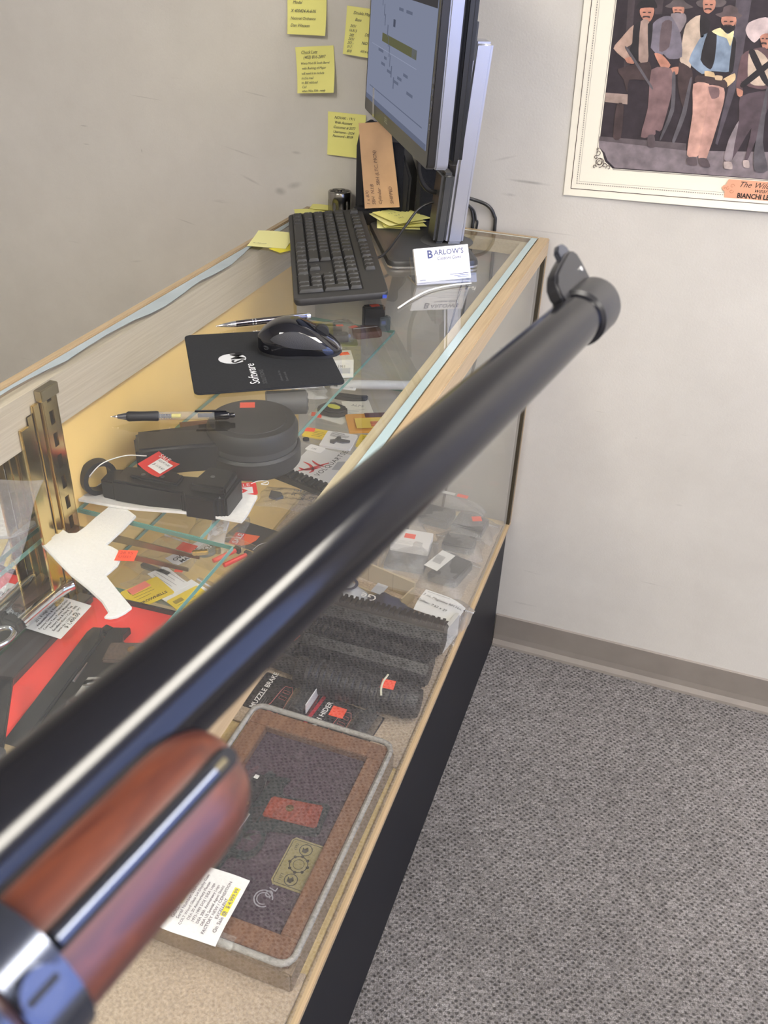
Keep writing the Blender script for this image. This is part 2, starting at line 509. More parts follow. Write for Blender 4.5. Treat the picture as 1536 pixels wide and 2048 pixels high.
POSTER = {
 'picture': [('print_dark', [(0.0505, 0.2986), (0.0512, 0.0824), (0.0619, 0.074), (0.0682, 0.0619), (0.0816, 0.0513), (0.3278, 0.0496), (0.2725, 0.3025)]),
  ('print_ground', [(0.0498, 0.0936), (0.0512, 0.0824), (0.0619, 0.074), (0.0682, 0.0619), (0.0816, 0.0513), (0.3278, 0.0496), (0.3205, 0.083), (0.1932, 0.0857), (0.1334, 0.0886)]),
  ('print_plank', [(0.0679, 0.2989), (0.0787, 0.2991), (0.0841, 0.2038), (0.0751, 0.2035)]),
  ('print_plank', [(0.1087, 0.2996), (0.1215, 0.2999), (0.1225, 0.2807), (0.1118, 0.2805)]),
  ('print_post', [(0.2271, 0.3017), (0.2493, 0.3021), (0.2531, 0.1941), (0.24, 0.0974), (0.2364, 0.0993), (0.2406, 0.1936)]),
  ('print_beam', [(0.0511, 0.1664), (0.087, 0.1655), (0.0885, 0.1505), (0.0521, 0.1524)]),
  ('print_step', [(0.0502, 0.0992), (0.1912, 0.0966), (0.1932, 0.0857), (0.0499, 0.0925)])],
 'f1': [('print_black', [(0.0816, 0.2872), (0.0838, 0.2944), (0.0916, 0.2993), (0.1077, 0.2996), (0.1139, 0.2902), (0.1094, 0.2885), (0.0909, 0.2897)]),
  ('print_skin', [(0.089, 0.2881), (0.1087, 0.2891), (0.1095, 0.2785), (0.1058, 0.2706), (0.0957, 0.2727), (0.0892, 0.28)]),
  ('print_tan', [(0.0646, 0.2458), (0.0816, 0.2651), (0.0842, 0.2404), (0.0744, 0.232), (0.0828, 0.2201), (0.078, 0.2149), (0.0551, 0.231)]),
  ('print_black', [(0.0818, 0.2642), (0.0942, 0.2684), (0.1, 0.2167), (0.0805, 0.2282), (0.0831, 0.2404)]),
  ('print_tan2', [(0.0918, 0.2703), (0.1061, 0.2687), (0.1114, 0.2146), (0.0968, 0.2155)]),
  ('print_black', [(0.1032, 0.2667), (0.1107, 0.2668), (0.1126, 0.2412), (0.1114, 0.2211)]),
  ('print_skin', [(0.0753, 0.2179), (0.0878, 0.2207), (0.0902, 0.2106), (0.0796, 0.2115)]),
  ('print_brown', [(0.0663, 0.2021), (0.1136, 0.2141), (0.1177, 0.1886), (0.0865, 0.1873), (0.0859, 0.1684), (0.0775, 0.187)]),
  ('print_brown', [(0.0715, 0.1486), (0.083, 0.1491), (0.0855, 0.099), (0.0726, 0.0994)]),
  ('print_steel', [(0.0745, 0.231), (0.0789, 0.2312), (0.1236, 0.1795), (0.1212, 0.1773)])],
 'f2': [('print_hat', [(0.125, 0.2913), (0.1327, 0.2963), (0.1362, 0.3001), (0.1509, 0.3004), (0.1558, 0.2967), (0.1672, 0.2912), (0.1572, 0.2887), (0.136, 0.2891)]),
  ('print_skin', [(0.1368, 0.2906), (0.1536, 0.2909), (0.1541, 0.2824), (0.1472, 0.2797), (0.1396, 0.2826)]),
  ('print_grey', [(0.1361, 0.282), (0.1562, 0.2824), (0.1602, 0.2719), (0.1516, 0.2542), (0.1393, 0.2695)]),
  ('print_blue_grey', [(0.1115, 0.2688), (0.1251, 0.2779), (0.138, 0.2772), (0.1548, 0.2543), (0.1624, 0.2229), (0.1435, 0.2192), (0.1337, 0.2259), (0.1278, 0.2217), (0.1072, 0.2411)]),
  ('print_vest', [(0.1244, 0.2691), (0.139, 0.2714), (0.1407, 0.2361), (0.1265, 0.2297)]),
  ('print_skin', [(0.1194, 0.2264), (0.1317, 0.2248), (0.147, 0.2112), (0.1417, 0.2039), (0.1323, 0.2077)]),
  ('print_skin', [(0.1479, 0.2062), (0.1595, 0.2087), (0.1601, 0.1985), (0.1527, 0.1972)]),
  ('print_brown_pants', [(0.1187, 0.2031), (0.1479, 0.2062), (0.1564, 0.1819), (0.1496, 0.1159), (0.1396, 0.1143), (0.1397, 0.1066), (0.1175, 0.102), (0.122, 0.1468)]),
  ('print_boot', [(0.1286, 0.1049), (0.1386, 0.1066), (0.1427, 0.0881), (0.1312, 0.0885)]),
  ('print_steel', [(0.1519, 0.1982), (0.1569, 0.1984), (0.1639, 0.1446), (0.151, 0.1007), (0.1483, 0.1028), (0.1576, 0.1485)])],
 'f3': [('print_hat', [(0.17, 0.2969), (0.1759, 0.3008), (0.2108, 0.3014), (0.2138, 0.2968), (0.2065, 0.292), (0.1776, 0.2914)]),
  ('print_skin', [(0.18, 0.3009), (0.1975, 0.3012), (0.1987, 0.29), (0.1917, 0.2832), (0.1839, 0.2859)]),
  ('print_cream', [(0.1608, 0.2681), (0.1796, 0.281), (0.1886, 0.2435), (0.1784, 0.2294), (0.1781, 0.2073), (0.1602, 0.2168), (0.1589, 0.2426)]),
  ('print_black', [(0.1796, 0.281), (0.1957, 0.2728), (0.1948, 0.2554), (0.1851, 0.2512)]),
  ('print_brown', [(0.1595, 0.2147), (0.1806, 0.2054), (0.1846, 0.1831), (0.1774, 0.1495), (0.1629, 0.1822)]),
  ('print_steel', [(0.1799, 0.1912), (0.1831, 0.1913), (0.1833, 0.1413), (0.173, 0.0977), (0.1684, 0.1007), (0.1763, 0.1431)])],
 'f4': [('print_hat2', [(0.2012, 0.2824), (0.2109, 0.2855), (0.2117, 0.2921), (0.2203, 0.2951), (0.2312, 0.2915), (0.2342, 0.285), (0.241, 0.2814), (0.2322, 0.2765), (0.2114, 0.2779)]),
  ('print_skin', [(0.2112, 0.2789), (0.2317, 0.2793), (0.2333, 0.266), (0.2248, 0.262), (0.2148, 0.2656)]),
  ('print_black', [(0.2108, 0.2731), (0.2165, 0.2675), (0.2309, 0.2679), (0.2324, 0.2736), (0.2331, 0.2622), (0.2246, 0.2578), (0.2155, 0.2618)]),
  ('print_blue', [(0.1837, 0.2473), (0.1945, 0.2573), (0.2322, 0.2564), (0.2388, 0.2392), (0.2403, 0.2057), (0.2108, 0.2045), (0.1967, 0.2), (0.1737, 0.2172)]),
  ('print_black', [(0.1945, 0.2573), (0.2084, 0.2558), (0.212, 0.2206), (0.2083, 0.2065), (0.1909, 0.2198)]),
  ('print_black', [(0.2329, 0.2526), (0.239, 0.245), (0.2424, 0.2058), (0.2361, 0.2055)]),
  ('print_kerchief', [(0.2004, 0.2594), (0.2119, 0.2645), (0.2239, 0.2562), (0.2322, 0.2612), (0.2331, 0.2516), (0.2313, 0.2399), (0.224, 0.2504), (0.2119, 0.2539)]),
  ('print_glove', [(0.2002, 0.2041), (0.2144, 0.2027), (0.2173, 0.1927), (0.2046, 0.1922)]),
  ('print_glove', [(0.229, 0.1932), (0.2451, 0.2029), (0.2479, 0.1939), (0.2384, 0.1834), (0.2304, 0.1861)]),
  ('print_brown', [(0.1906, 0.1977), (0.2322, 0.1933), (0.2366, 0.1813), (0.1907, 0.1855)]),
  ('print_buckle', [(0.2172, 0.1987), (0.228, 0.1982), (0.2281, 0.1921), (0.2184, 0.1927)]),
  ('print_chaps', [(0.1864, 0.1853), (0.21, 0.1863), (0.2138, 0.1659), (0.2143, 0.0805), (0.1954, 0.0792), (0.1932, 0.1419)]),
  ('print_chaps2', [(0.2082, 0.1842), (0.2335, 0.1812), (0.2372, 0.1566), (0.2273, 0.0769), (0.2138, 0.0771), (0.2129, 0.1596)]),
  ('print_brown_pants', [(0.2097, 0.1822), (0.226, 0.1808), (0.2284, 0.1686), (0.2183, 0.1651)]),
  ('print_boot', [(0.1962, 0.0748), (0.2105, 0.0769), (0.214, 0.0638), (0.1991, 0.065)]),
  ('print_boot', [(0.2142, 0.0749), (0.2275, 0.0758), (0.2355, 0.063), (0.2209, 0.0631)])],
 'f5': [('print_sombrero', [(0.249, 0.2626), (0.2515, 0.2722), (0.2645, 0.2782), (0.2775, 0.2794), (0.282, 0.2587), (0.2736, 0.2547), (0.2653, 0.2458), (0.2545, 0.2532)]),
  ('print_skin', [(0.2716, 0.2546), (0.282, 0.2587), (0.2864, 0.2387), (0.2791, 0.2385)]),
  ('print_brown_jacket', [(0.2504, 0.2278), (0.2689, 0.2382), (0.2868, 0.2368), (0.2984, 0.184), (0.2698, 0.1848), (0.2577, 0.1923), (0.2631, 0.1764), (0.2514, 0.1819)]),
  ('print_cream', [(0.2603, 0.2301), (0.2714, 0.2363), (0.2898, 0.2233), (0.2971, 0.1899), (0.2777, 0.1871), (0.2667, 0.1947)]),
  ('print_black', [(0.2599, 0.2321), (0.2673, 0.2362), (0.2958, 0.1959), (0.298, 0.186), (0.2863, 0.1955)]),
  ('print_black', [(0.2573, 0.1893), (0.2902, 0.2214), (0.2924, 0.2116), (0.2627, 0.1834)]),
  ('print_skin', [(0.2524, 0.182), (0.2627, 0.1784), (0.2625, 0.1692), (0.2556, 0.1719)]),
  ('print_brown_pants2', [(0.2602, 0.1701), (0.2993, 0.18), (0.3046, 0.1558), (0.2915, 0.0811), (0.2859, 0.0764), (0.2864, 0.1257), (0.2665, 0.0751), (0.2541, 0.0764), (0.2652, 0.1351)]),
  ('print_grey', [(0.2652, 0.1351), (0.266, 0.099), (0.2665, 0.0751), (0.2541, 0.0764), (0.2557, 0.107)]),
  ('print_boot2', [(0.2549, 0.0721), (0.2665, 0.0729), (0.2702, 0.0621), (0.2579, 0.0624)]),
  ('print_boot2', [(0.2838, 0.0762), (0.2924, 0.0768), (0.2957, 0.0661), (0.2869, 0.0666)]),
  ('print_steel', [(0.296, 0.1798), (0.2993, 0.18), (0.3078, 0.1058), (0.3247, 0.0637), (0.3042, 0.0623), (0.2974, 0.0945)])],
}
# ================================================================ the room
WY = 0.008                       # face of the far wall
X0, X1, Y0, ZC = -2.6, 2.3, -4.6, 2.6
wm = wall_material()
plain_wall = mat('plain_wall', (0.60, 0.57, 0.52), 0.6, noise=0.04, nscale=3)
struct(MB().span(X0, X1, Y0, WY, -0.05, 0.0).obj('floor', carpet_material()))
struct(MB().span(X0, X1, WY, WY + 0.1, 0, ZC).obj('wall_far', wm))
struct(MB().span(X0 - 0.1, X0, Y0, WY, 0, ZC).obj('wall_left', plain_wall))
struct(MB().span(X0, X1, Y0 - 0.1, Y0, 0, ZC).obj('wall_back', plain_wall))
struct(MB().span(X0, X1, Y0, WY, ZC, ZC + 0.05).obj('ceiling', mat('ceiling_tile', (0.78, 0.77, 0.74), 0.8, noise=0.08, nscale=90)))
wx0, wx1, wz0, wz1 = -2.75, -0.25, 0.85, 2.45
wb = MB()
wb.span(X1, X1 + .1, Y0, wx0, 0, ZC).span(X1, X1 + .1, wx1, WY, 0, ZC).span(X1, X1 + .1, wx0, wx1, 0, wz0).span(X1, X1 + .1, wx0, wx1, wz1, ZC)
struct(wb.obj('wall_right', plain_wall))
win = bpy.data.objects.new('window_1', None); C.objects.link(win); struct(win)
win.location = (X1 + 0.05, (wx0 + wx1) / 2, wz0)
win.rotation_euler = (0, 0, R_(90))
fr = MB()
hw, hh = (wx1 - wx0) / 2, wz1 - wz0
fr.span(-hw, hw, -.04, .04, 0, .05).span(-hw, hw, -.04, .04, hh - .05, hh).span(-hw, -hw + .05, -.04, .04, .05, hh - .05).span(hw - .05, hw, -.04, .04, .05, hh - .05).span(-.025, .025, -.04, .04, .05, hh - .05)
fr.obj('window_frame', mat('white_frame', (0.7, 0.7, 0.7), 0.4), win)
for sx in (-1, 1):
    MB().span(sx * .03, sx * (hw - .05), -.062, -.058, .05, hh - .05).obj('pane', glass_mat('window_glass', haze=0.0), win)
# rubber cove base along the far wall
bb = MB()
prof = [(0, 0), (-.014, 0), (-.0125, .006), (-.006, .016), (-.0045, .03), (-.0045, .086), (0, .088)]
pp = [(WY + y, z) for y, z in prof]
vs = [(-.0055, y, z) for y, z in pp] + [(X1, y, z) for y, z in pp]
n_ = len(pp)
bb.add(vs, [tuple(range(n_)), tuple(range(2 * n_ - 1, n_ - 1, -1))] + [(i, n_ + i, n_ + (i + 1) % n_, (i + 1) % n_) for i in range(n_)])
struct(bb.obj('baseboard_far', mat('cove_base', (0.235, 0.205, 0.175), 0.45, noise=0.06, nscale=20)))
bb2 = MB().span(X0, -0.49, WY - .005, WY, 0, .088)
struct(bb2.obj('baseboard_far', MATS['cove_base']))

# ceiling light panels
diff = emit_mat('lamp_diffuser', (1.0, 0.94, 0.84), LAMP_POWER)
for (lx, ly, nm) in ((1.15, -0.95, 'above the aisle near the poster wall'), (-0.5, -2.7, 'in the rear left of the shop'), (1.5, -2.9, 'in the rear right of the shop')):
    t = thing('ceiling_light', 'white recessed fluorescent ceiling panel ' + nm, 'light', (lx, ly, ZC), 0, 'fluorescent ceiling panels')
    f = MB()
    f.span(-.31, .31, -.61, -.58, -.03, 0).span(-.31, .31, .58, .61, -.03, 0).span(-.31, -.28, -.58, .58, -.03, 0).span(.28, .31, -.58, .58, -.03, 0)
    f.obj('frame', mat('lamp_frame', (0.8, 0.8, 0.8), 0.4), t)
    MB().span(-.28, .28, -.58, .58, -.02, -.012).obj('diffuser', diff, t)

# ================================================================ the glass counter
tan = wood_mat('tan_oak_laminate', (0.36, 0.26, 0.145), (0.44, 0.325, 0.19), 0.4, (30, 1.2, 30))
khaki = wood_mat('sanded_oak_under_glass', (0.40, 0.335, 0.215), (0.47, 0.40, 0.27), 0.5, (30, 1.2, 30))
pale = wood_mat('pale_oak_under_glass', (0.50, 0.43, 0.32), (0.60, 0.53, 0.41), 0.5, (40, 1.0, 40))
blackl = mat('black_laminate', (0.006, 0.007, 0.011), 0.5, spec=.25)
glass = glass_mat('counter_glass', (0.97, 0.98, 0.97), 0.010, 0.0, 1.35, smear=0.02)
fglass = glass_mat('front_glass', (0.96, 0.97, 0.96), 0.012, 0.0, 1.25, smear=0.012)
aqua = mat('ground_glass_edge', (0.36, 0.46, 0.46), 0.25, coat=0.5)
brass = mat('polished_brass', (0.72, 0.56, 0.26), 0.18, 1.0)
NE = -1.85                     # near end of the counter
case = thing('display_case', 'long glass-topped sales counter with oak trim and black base', 'display case', (0, 0, 0))
MB().span(-.006, -.45, -.006, NE, 0, .345).obj('base', blackl, case, bevel=.001)
MB().span(0, -.012, -.004, NE, .345, .357).obj('bottom_rail', tan, case, bevel=.0015)
deckm = wood_mat('yellow_maple_deck', (0.62, 0.46, 0.20), (0.74, 0.57, 0.28), 0.5, (20, 1, 20))
MB().span(-.0125, -.47, -.006, NE, .3455, .352).obj('deck', deckm, case)
MB().span(0, -.0188, -.004, NE, .936, .966).obj('top_rail', tan, case, bevel=.0015)['label'] = 'tan oak front lip of the counter'
MB().span(-.0195, -.400, -.004, -.013, .936, .966).obj('top_rail', tan, case, bevel=.0015)
MB().span(-.475, -.464, -.004, NE, .930, .967).obj('top_rail', tan, case, bevel=.0015)
MB().span(-.0192, -.049, -.014, NE, .936, .9565).obj('glass_ledge', khaki, case)
MB().span(-.0495, -.399, -.0135, -.030, .936, .9565).obj('glass_ledge', khaki, case)
MB().span(-.4635, -.4465, -.0135, NE, .893, .9565).obj('glass_ledge', pale, case)
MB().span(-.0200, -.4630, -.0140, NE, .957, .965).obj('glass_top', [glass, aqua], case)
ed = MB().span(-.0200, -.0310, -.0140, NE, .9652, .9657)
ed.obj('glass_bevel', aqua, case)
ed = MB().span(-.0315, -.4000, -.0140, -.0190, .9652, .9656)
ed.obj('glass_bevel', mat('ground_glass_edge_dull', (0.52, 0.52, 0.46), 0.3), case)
# rear strip: light caught along the glass edge, painted as a wavy pale sheet
pts = []
random.seed(3)
ys = [-.02 - .03 * k for k in range(62)]
outer = [(-.4615, y) for y in ys]
inner = [(-.447 + .006 * math.sin(y * 9) + .004 * math.sin(y * 31 + 1) + random.uniform(-.0015, .0015), y) for y in ys]
MB().prism(outer + inner[::-1], .9652, .9655).obj('edge_glint', mat('pale_edge_glint', (0.34, 0.39, 0.40), 0.4, noise=.12, nscale=12), case)
MB().span(-.0040, -.0095, -.0245, NE, .3575, .9355).obj('front_glass', fglass, case)
MB().span(-.016, -.455, -.0075, -.0125, .3575, .9355).obj('end_glass', glass_mat('end_glass', (0.96, 0.975, 0.965), 0.02, 0.0, 1.4), case)
MB().span(0, -.012, -.004, -.0118, .3575, .9355).obj('corner_post', tan, case, bevel=.001)
MB().span(-.0005, -.012, -.0122, -.0235, .3575, .9355).obj('post_gasket', mat('dark_bronze_gasket', (0.045, 0.034, 0.018), 0.4), case)
yel = mat('yellow_door_board', (0.92, 0.63, 0.215), 0.55, noise=0.05, nscale=7)
MB().span(-.4625, -.4685, -.085, -.8155, .353, .8925).obj('sliding_door', yel, case, bevel=.001)['label'] = 'yellow board sliding door at the back of the counter'
mirror = mat('mirror', (0.82, 0.84, 0.82), 0.02, 1.0)
MB().span(-.4695, -.4745, -.83, NE, .353, .8925).obj('sliding_door', mirror, case, bevel=.0008)['label'] = 'mirrored sliding door at the back of the counter'
# brass jamb between the doors and the slotted shelf standard on it
jb = MB()
jb.span(-.4415, -.4460, -.8675, -.8785, .353, .9400)
jb.span(-.4440, -.4460, -.879, -.889, .353, .9300)
jb.span(-.4415, -.4460, -.8895, -.905, .353, .9200)
jb.obj('brass_jamb', brass, case, bevel=.001)
st = MB()
z_ = .36
xs0, xs1 = -.4462, -.4390
st.span(xs0, xs1, -.8375, -.8400, .353, .94).span(xs0, xs1, -.8640, -.8665, .353, .94).span(-.4462, -.4440, -.8402, -.8638, .353, .94)
st.obj('shelf_standard', brass, case, bevel=.0006)
fac = MB()
fac.span(-.4410, -.4390, -.8402, -.8480, .353, .94).span(-.4410, -.4390, -.8560, -.8638, .353, .94)
z = .353
while z < .93:
    fac.span(-.4410, -.4390, -.8481, -.8559, z, z + .012); z += .03
fac.obj('slotted_strip', brass, case)
MB().span(-.435, -.4460, -.836, -.868, .9405, .9555).obj('standard_cap', mat('aged_brass', (0.42, 0.36, 0.22), 0.3, 1.0), case, bevel=.0012)
# shelf brackets
for (ya, zb) in ((-.838, .7488), (-.866, .7488)):
    bk = MB().prism([(-.439, zb - .014), (-.439, zb), (-.262, zb), (-.262, zb - .005)], 0, .002)
    bk.xform(Matrix(((1, 0, 0, 0), (0, 0, -1, ya), (0, 1, 0, 0), (0, 0, 0, 1))))
    bk.obj('shelf_bracket', mat('aged_brass', (0.42, 0.36, 0.22), 0.3, 1.0), case)
MB().box((-.262, -.836, .752), (.02, .006, .006), rz=R_(30)).obj('bracket_tip', brass, case, bevel=.001)

# glass shelves: lift-out plates with green edges
sg = glass_mat('shelf_glass', (0.965, 0.98, 0.97), 0.012, 0.0, 1.2, smear=0.012)
green = mat('green_glass_edge', (0.16, 0.36, 0.30), 0.15, coat=0.6)
def shelf(label, x0, x1, y0, y1, z, t=.006):
    o = MB()
    cx, cy = (x0 + x1) / 2, (y0 + y1) / 2
    b = .0007
    o.slot(0).span(x0 + b, x1 - b, y0 + b, y1 - b, z - t, z)
    o.slot(1)
    o.span(x1 - b, x1, y0, y1, z - t, z).span(x0, x0 + b, y0, y1, z - t, z).span(x0 + b, x1 - b, y0, y0 + b, z - t, z).span(x0 + b, x1 - b, y1 - b, y1, z - t, z)
    s = o.obj('glass_shelf', [sg, green])
    tag(s, label, 'shelf', 'glass shelves inside the counter')
    return s
SH1, SH2, SHM = .755, .755, .632
shelf('narrow upper glass shelf under the mousepad, at the far end of the counter', -.460, -.276, -.8105, -.030, SH1)
shelf('wider upper glass shelf at the near end, below the white pistol cutout', -.460, -.228, -1.80, -.8120, SH2)
shelf('lower glass shelf full of small parts cards, at the far end of the counter', -.460, -.200, -.8105, -.030, SHM)
shelf('lower glass shelf carrying the red pistol box at the near end', -.460, -.228, -1.80, -.8120, SHM)

# carpet mats on the deck
pile = mat('beige_pile', (0.47, 0.37, 0.265), 0.95, noise=0.22, nscale=260, bump=1.0, spec=0.1)
def fleece(x0, x1, y0, y1, seed, label):
    rnd = random.Random(seed)
    q = MB().sheet(x1 - x0, y1 - y0, .0042, 40, 60, lambda u, v: (rnd.uniform(-.0012, .0012), rnd.uniform(-.0012, .0012), rnd.uniform(0, .0006)), ((x0 + x1) / 2, (y0 + y1) / 2, .3525))
    return tag(q.obj('carpet_mat', pile, smooth=True), label, 'mat', 'carpet mats on the counter deck')
fleece(-.455, -.0135, -.742, -.03, 1, 'tan carpet mat under the black handguards on the counter deck')
fleece(-.455, -.0135, -1.80, -1.085, 2, 'tan carpet mat under the wooden presentation box')

# ================================================================ poster
post = thing('poster', 'framed-look western poster of cowboys hung on the far wall', 'poster', (0.012, .0072, 1.041), 0)
post.rotation_euler = (R_(90), R_(-2.0), 0)
PW, PH = .56, .46
def curl(u, v):
    a = max(0, (-v - .80) / .20) ** 2
    return (0, 0, .0006 + .005 * a * (0.5 + 0.5 * math.cos(u * 2.6)))
MB().sheet(PW, PH, .0003, 40, 30, curl, (PW / 2, PH / 2, 0)).obj('paper', mat('cream_paper', (0.80, 0.755, 0.62), 0.5), post, smooth=True)
def pz(x, y):
    return curl(2 * x / PW - 1, 2 * y / PH - 1)[2] + .00035
def smooth_outline(pts, n=3):
    P = [Vector((x, y, 0)) for x, y in pts]; N = len(P); out = []
    for i in range(N):
        a, b_, c_, d_ = P[i - 1], P[i], P[(i + 1) % N], P[(i + 2) % N]
        for k in range(n):
            t = k / n
            p = 0.5 * ((2 * b_) + (c_ - a) * t + (2 * a - 5 * b_ + 4 * c_ - d_) * t * t + (3 * b_ - a - 3 * c_ + d_) * t ** 3)
            q_ = b_.lerp(c_, t)
            p = p.lerp(q_, .35)
            out.append((p.x, p.y))
    return out
def flat(name, polys, parent, mats, z, soft=False):
    """flat print: coloured outlines lying on the paper"""
    m = MB(); names = []
    if soft: polys = [(mn, smooth_outline(pts)) for mn, pts in polys]
    for mn, pts in polys:
        if mn not in names: names.append(mn)
        m.slot(names.index(mn))
        a = sum(pts[i][0] * pts[(i + 1) % len(pts)][1] - pts[(i + 1) % len(pts)][0] * pts[i][1] for i in range(len(pts)))
        if a < 0: pts = pts[::-1]
        z += .00005
        m.add([(x, y, max(z, pz(x, y) + z - .0009)) for x, y in pts], [tuple(range(len(pts)))])
    return m.obj(name, [mats(n) for n in names], parent)
PC = dict(print_dark=(.028, .020, .026), print_ground=(.20, .165, .175), print_plank=(.06, .045, .05), print_post=(.085, .07, .085), print_beam=(.34, .25, .21), print_step=(.10, .08, .085),
          print_black=(.02, .017, .02), print_skin=(.48, .22, .15), print_tan=(.40, .27, .21), print_tan2=(.33, .23, .19), print_brown=(.055, .035, .035), print_steel=(.10, .09, .10),
          print_hat=(.10, .08, .08), print_grey=(.24, .20, .21), print_blue_grey=(.17, .15, .18), print_vest=(.12, .085, .09), print_brown_pants=(.19, .115, .115), print_boot=(.10, .075, .08),
          print_cream=(.50, .39, .30), print_hat2=(.11, .08, .08), print_blue=(.22, .28, .36), print_kerchief=(.72, .62, .34), print_glove=(.60, .43, .24), print_buckle=(.55, .40, .25),
          print_chaps=(.52, .30, .24), print_chaps2=(.47, .27, .22), print_sombrero=(.55, .44, .42), print_brown_jacket=(.12, .07, .075), print_brown_pants2=(.085, .06, .07), print_boot2=(.42, .34, .31))
def pm(n): return mat(n, PC[n], 0.5, noise=.28, nscale=55)
# the print goes on beyond the right and upper edge of the photograph
POSTER['picture'][0][1][:] = [(.0505, .415), (.0512, .0824), (.0585, .0735), (.064, .0605), (.0785, .0495), (.505, .0495), (.505, .415)]
POSTER["picture"][1][1][5:7] = [(.505, .0495), (.505, .10)]
flat('photo_print', POSTER['picture'], post, pm, .0010)
for k_ in ('f2', 'f3', 'f1'):      # the rest of the group, right of the photograph's edge
    POSTER[k_ + 'r'] = [(mn, [({'f2': .600, 'f3': .600, 'f1': .545}[k_] - x, y) for x, y in pts]) for mn, pts in POSTER[k_]]
for k_ in ('f2r', 'f3r', 'f1r', 'f1', 'f2', 'f3', 'f5', 'f4'):
    figs = list(POSTER[k_])
    face = next(pts for mn, pts in figs if mn == 'print_skin')
    fx0, fx1 = min(p[0] for p in face), max(p[0] for p in face); fy0, fy1 = min(p[1] for p in face), max(p[1] for p in face)
    fw_, fh_ = fx1 - fx0, fy1 - fy0
    figs += [('print_brown', [(fx0 + fw_ * a, fy0 + fh_ * .62), (fx0 + fw_ * (a + .2), fy0 + fh_ * .62), (fx0 + fw_ * (a + .2), fy0 + fh_ * .70), (fx0 + fw_ * a, fy0 + fh_ * .70)]) for a in (.2, .6)]
    figs += [('print_brown', [(fx0 + fw_ * .22, fy0 + fh_ * .25), (fx0 + fw_ * .5, fy0 + fh_ * .32), (fx0 + fw_ * .78, fy0 + fh_ * .25), (fx0 + fw_ * .72, fy0 + fh_ * .40), (fx0 + fw_ * .28, fy0 + fh_ * .40)])]
    flat('printed_figure', figs, post, pm, .0016, True)
def frame_lines(d, t, m, dashed=False):
    q = MB()
    def seg(x0, x1, y0, y1):
        q.add([(x0, y0, pz((x0 + x1) / 2, (y0 + y1) / 2) + .0004), (x1, y0, pz((x0 + x1) / 2, (y0 + y1) / 2) + .0004), (x1, y1, pz((x0 + x1) / 2, (y0 + y1) / 2) + .0004), (x0, y1, pz((x0 + x1) / 2, (y0 + y1) / 2) + .0004)], [(0, 1, 2, 3)])
    st_ = .0036 if dashed else .02
    le = .0022 if dashed else .02
    x = d
    while x < PW - d:
        seg(x, min(x + le, PW - d), d, d + t); seg(x, min(x + le, PW - d), PH - d - t, PH - d); x += st_
    y = d
    while y < PH - d:
        seg(d, d + t, y, min(y + le, PH - d)); seg(PW - d - t, PW - d, y, min(y + le, PH - d)); y += st_
    q.obj('border_line', m, post)
ink = mat('brown_ink', (.09, .06, .05), .5)
frame_lines(.0115, .0011, ink)
frame_lines(.0205, .0013, mat('grey_ink', (.28, .25, .22), .5), True)
frame_lines(.0245, .0004, MATS['grey_ink'])
q = MB()
for (a_, b_) in (((.0485, .0495), (.0493, .40)), ((.079, .0475), (.50, .0487))):
    q.add([(a_[0], a_[1], .0012), (b_[0], a_[1], .0012), (b_[0], b_[1], .0012), (a_[0], b_[1], .0012)], [(0, 1, 2, 3)])
q.obj('border_line', MATS['grey_ink'], post)
# scrollwork in the corner
q = MB()
def scroll(cx, cy, r, a0, a1, th, shrink=.35, n=22):
    L_, R2 = [], []
    for k in range(n + 1):
        t = k / n; a = R_(a0 + (a1 - a0) * t); rr = r * (1 - (1 - shrink) * t)
        L_.append((cx + (rr - th / 2) * math.cos(a), cy + (rr - th / 2) * math.sin(a), .0026)); R2.append((cx + (rr + th / 2) * math.cos(a), cy + (rr + th / 2) * math.sin(a), .0026))
    q.grid([L_, R2])
for (cx, cy, r, a0, a1) in ((.0555, .0585, .0085, -90, 400), (.0555, .0585, .0055, 90, -300), (.0515, .0735, .0045, -120, 220), (.0715, .0505, .0042, 200, -120), (.0645, .0535, .004, 0, 340), (.049, .066, .0035, 60, 400), (.0480, .0505, .0035, 0, 300), (.0500, .0790, .0022, 0, 360)):
    scroll(cx, cy, r, a0, a1, .0011)
q.obj('corner_ornament', ink, post)
lab = MB().add([(x, y, .0031) for x, y in [(.2595, .033), (.2615, .036), (.2650, .0375), (.2680, .0465), (.43, .0465), (.433, .0375), (.4365, .036), (.4385, .032), (.4365, .028), (.433, .0265), (.43, .017), (.2660, .017), (.2650, .0265), (.2615, .029)]], [tuple(range(13, -1, -1))])
lb = lab.obj('caption_plate', mat('peach_print', (.72, .36, .22), .5), post)
inkb = mat('black_ink', (.02, .016, .015), .5)
text('The Wild Bunch', .0125, inkb, lb, (.2845, .0355, .0033), shear=.4)
text('wears', .0105, inkb, lb, (.310, .0285, .0033), shear=.4)
text('BIANCHI LEATHER', .0105, inkb, lb, (.2855, .0185, .0033), bold=.035, sx=.92)
q = MB()
for (cx, cy, r, a0, a1) in ((.2755, .036, .0035, 0, 330), (.2755, .028, .0035, 0, -330), (.2695, .032, .003, 90, 400), (.264, .032, .0015, 0, 350)):
    scroll(cx, cy, r, a0, a1, .0007)
q.v = [(x, y, .0033) for x, y, z in q.v]
q.obj('plate_ornament', mat('orange_ink', (.50, .20, .10), .5), lb)
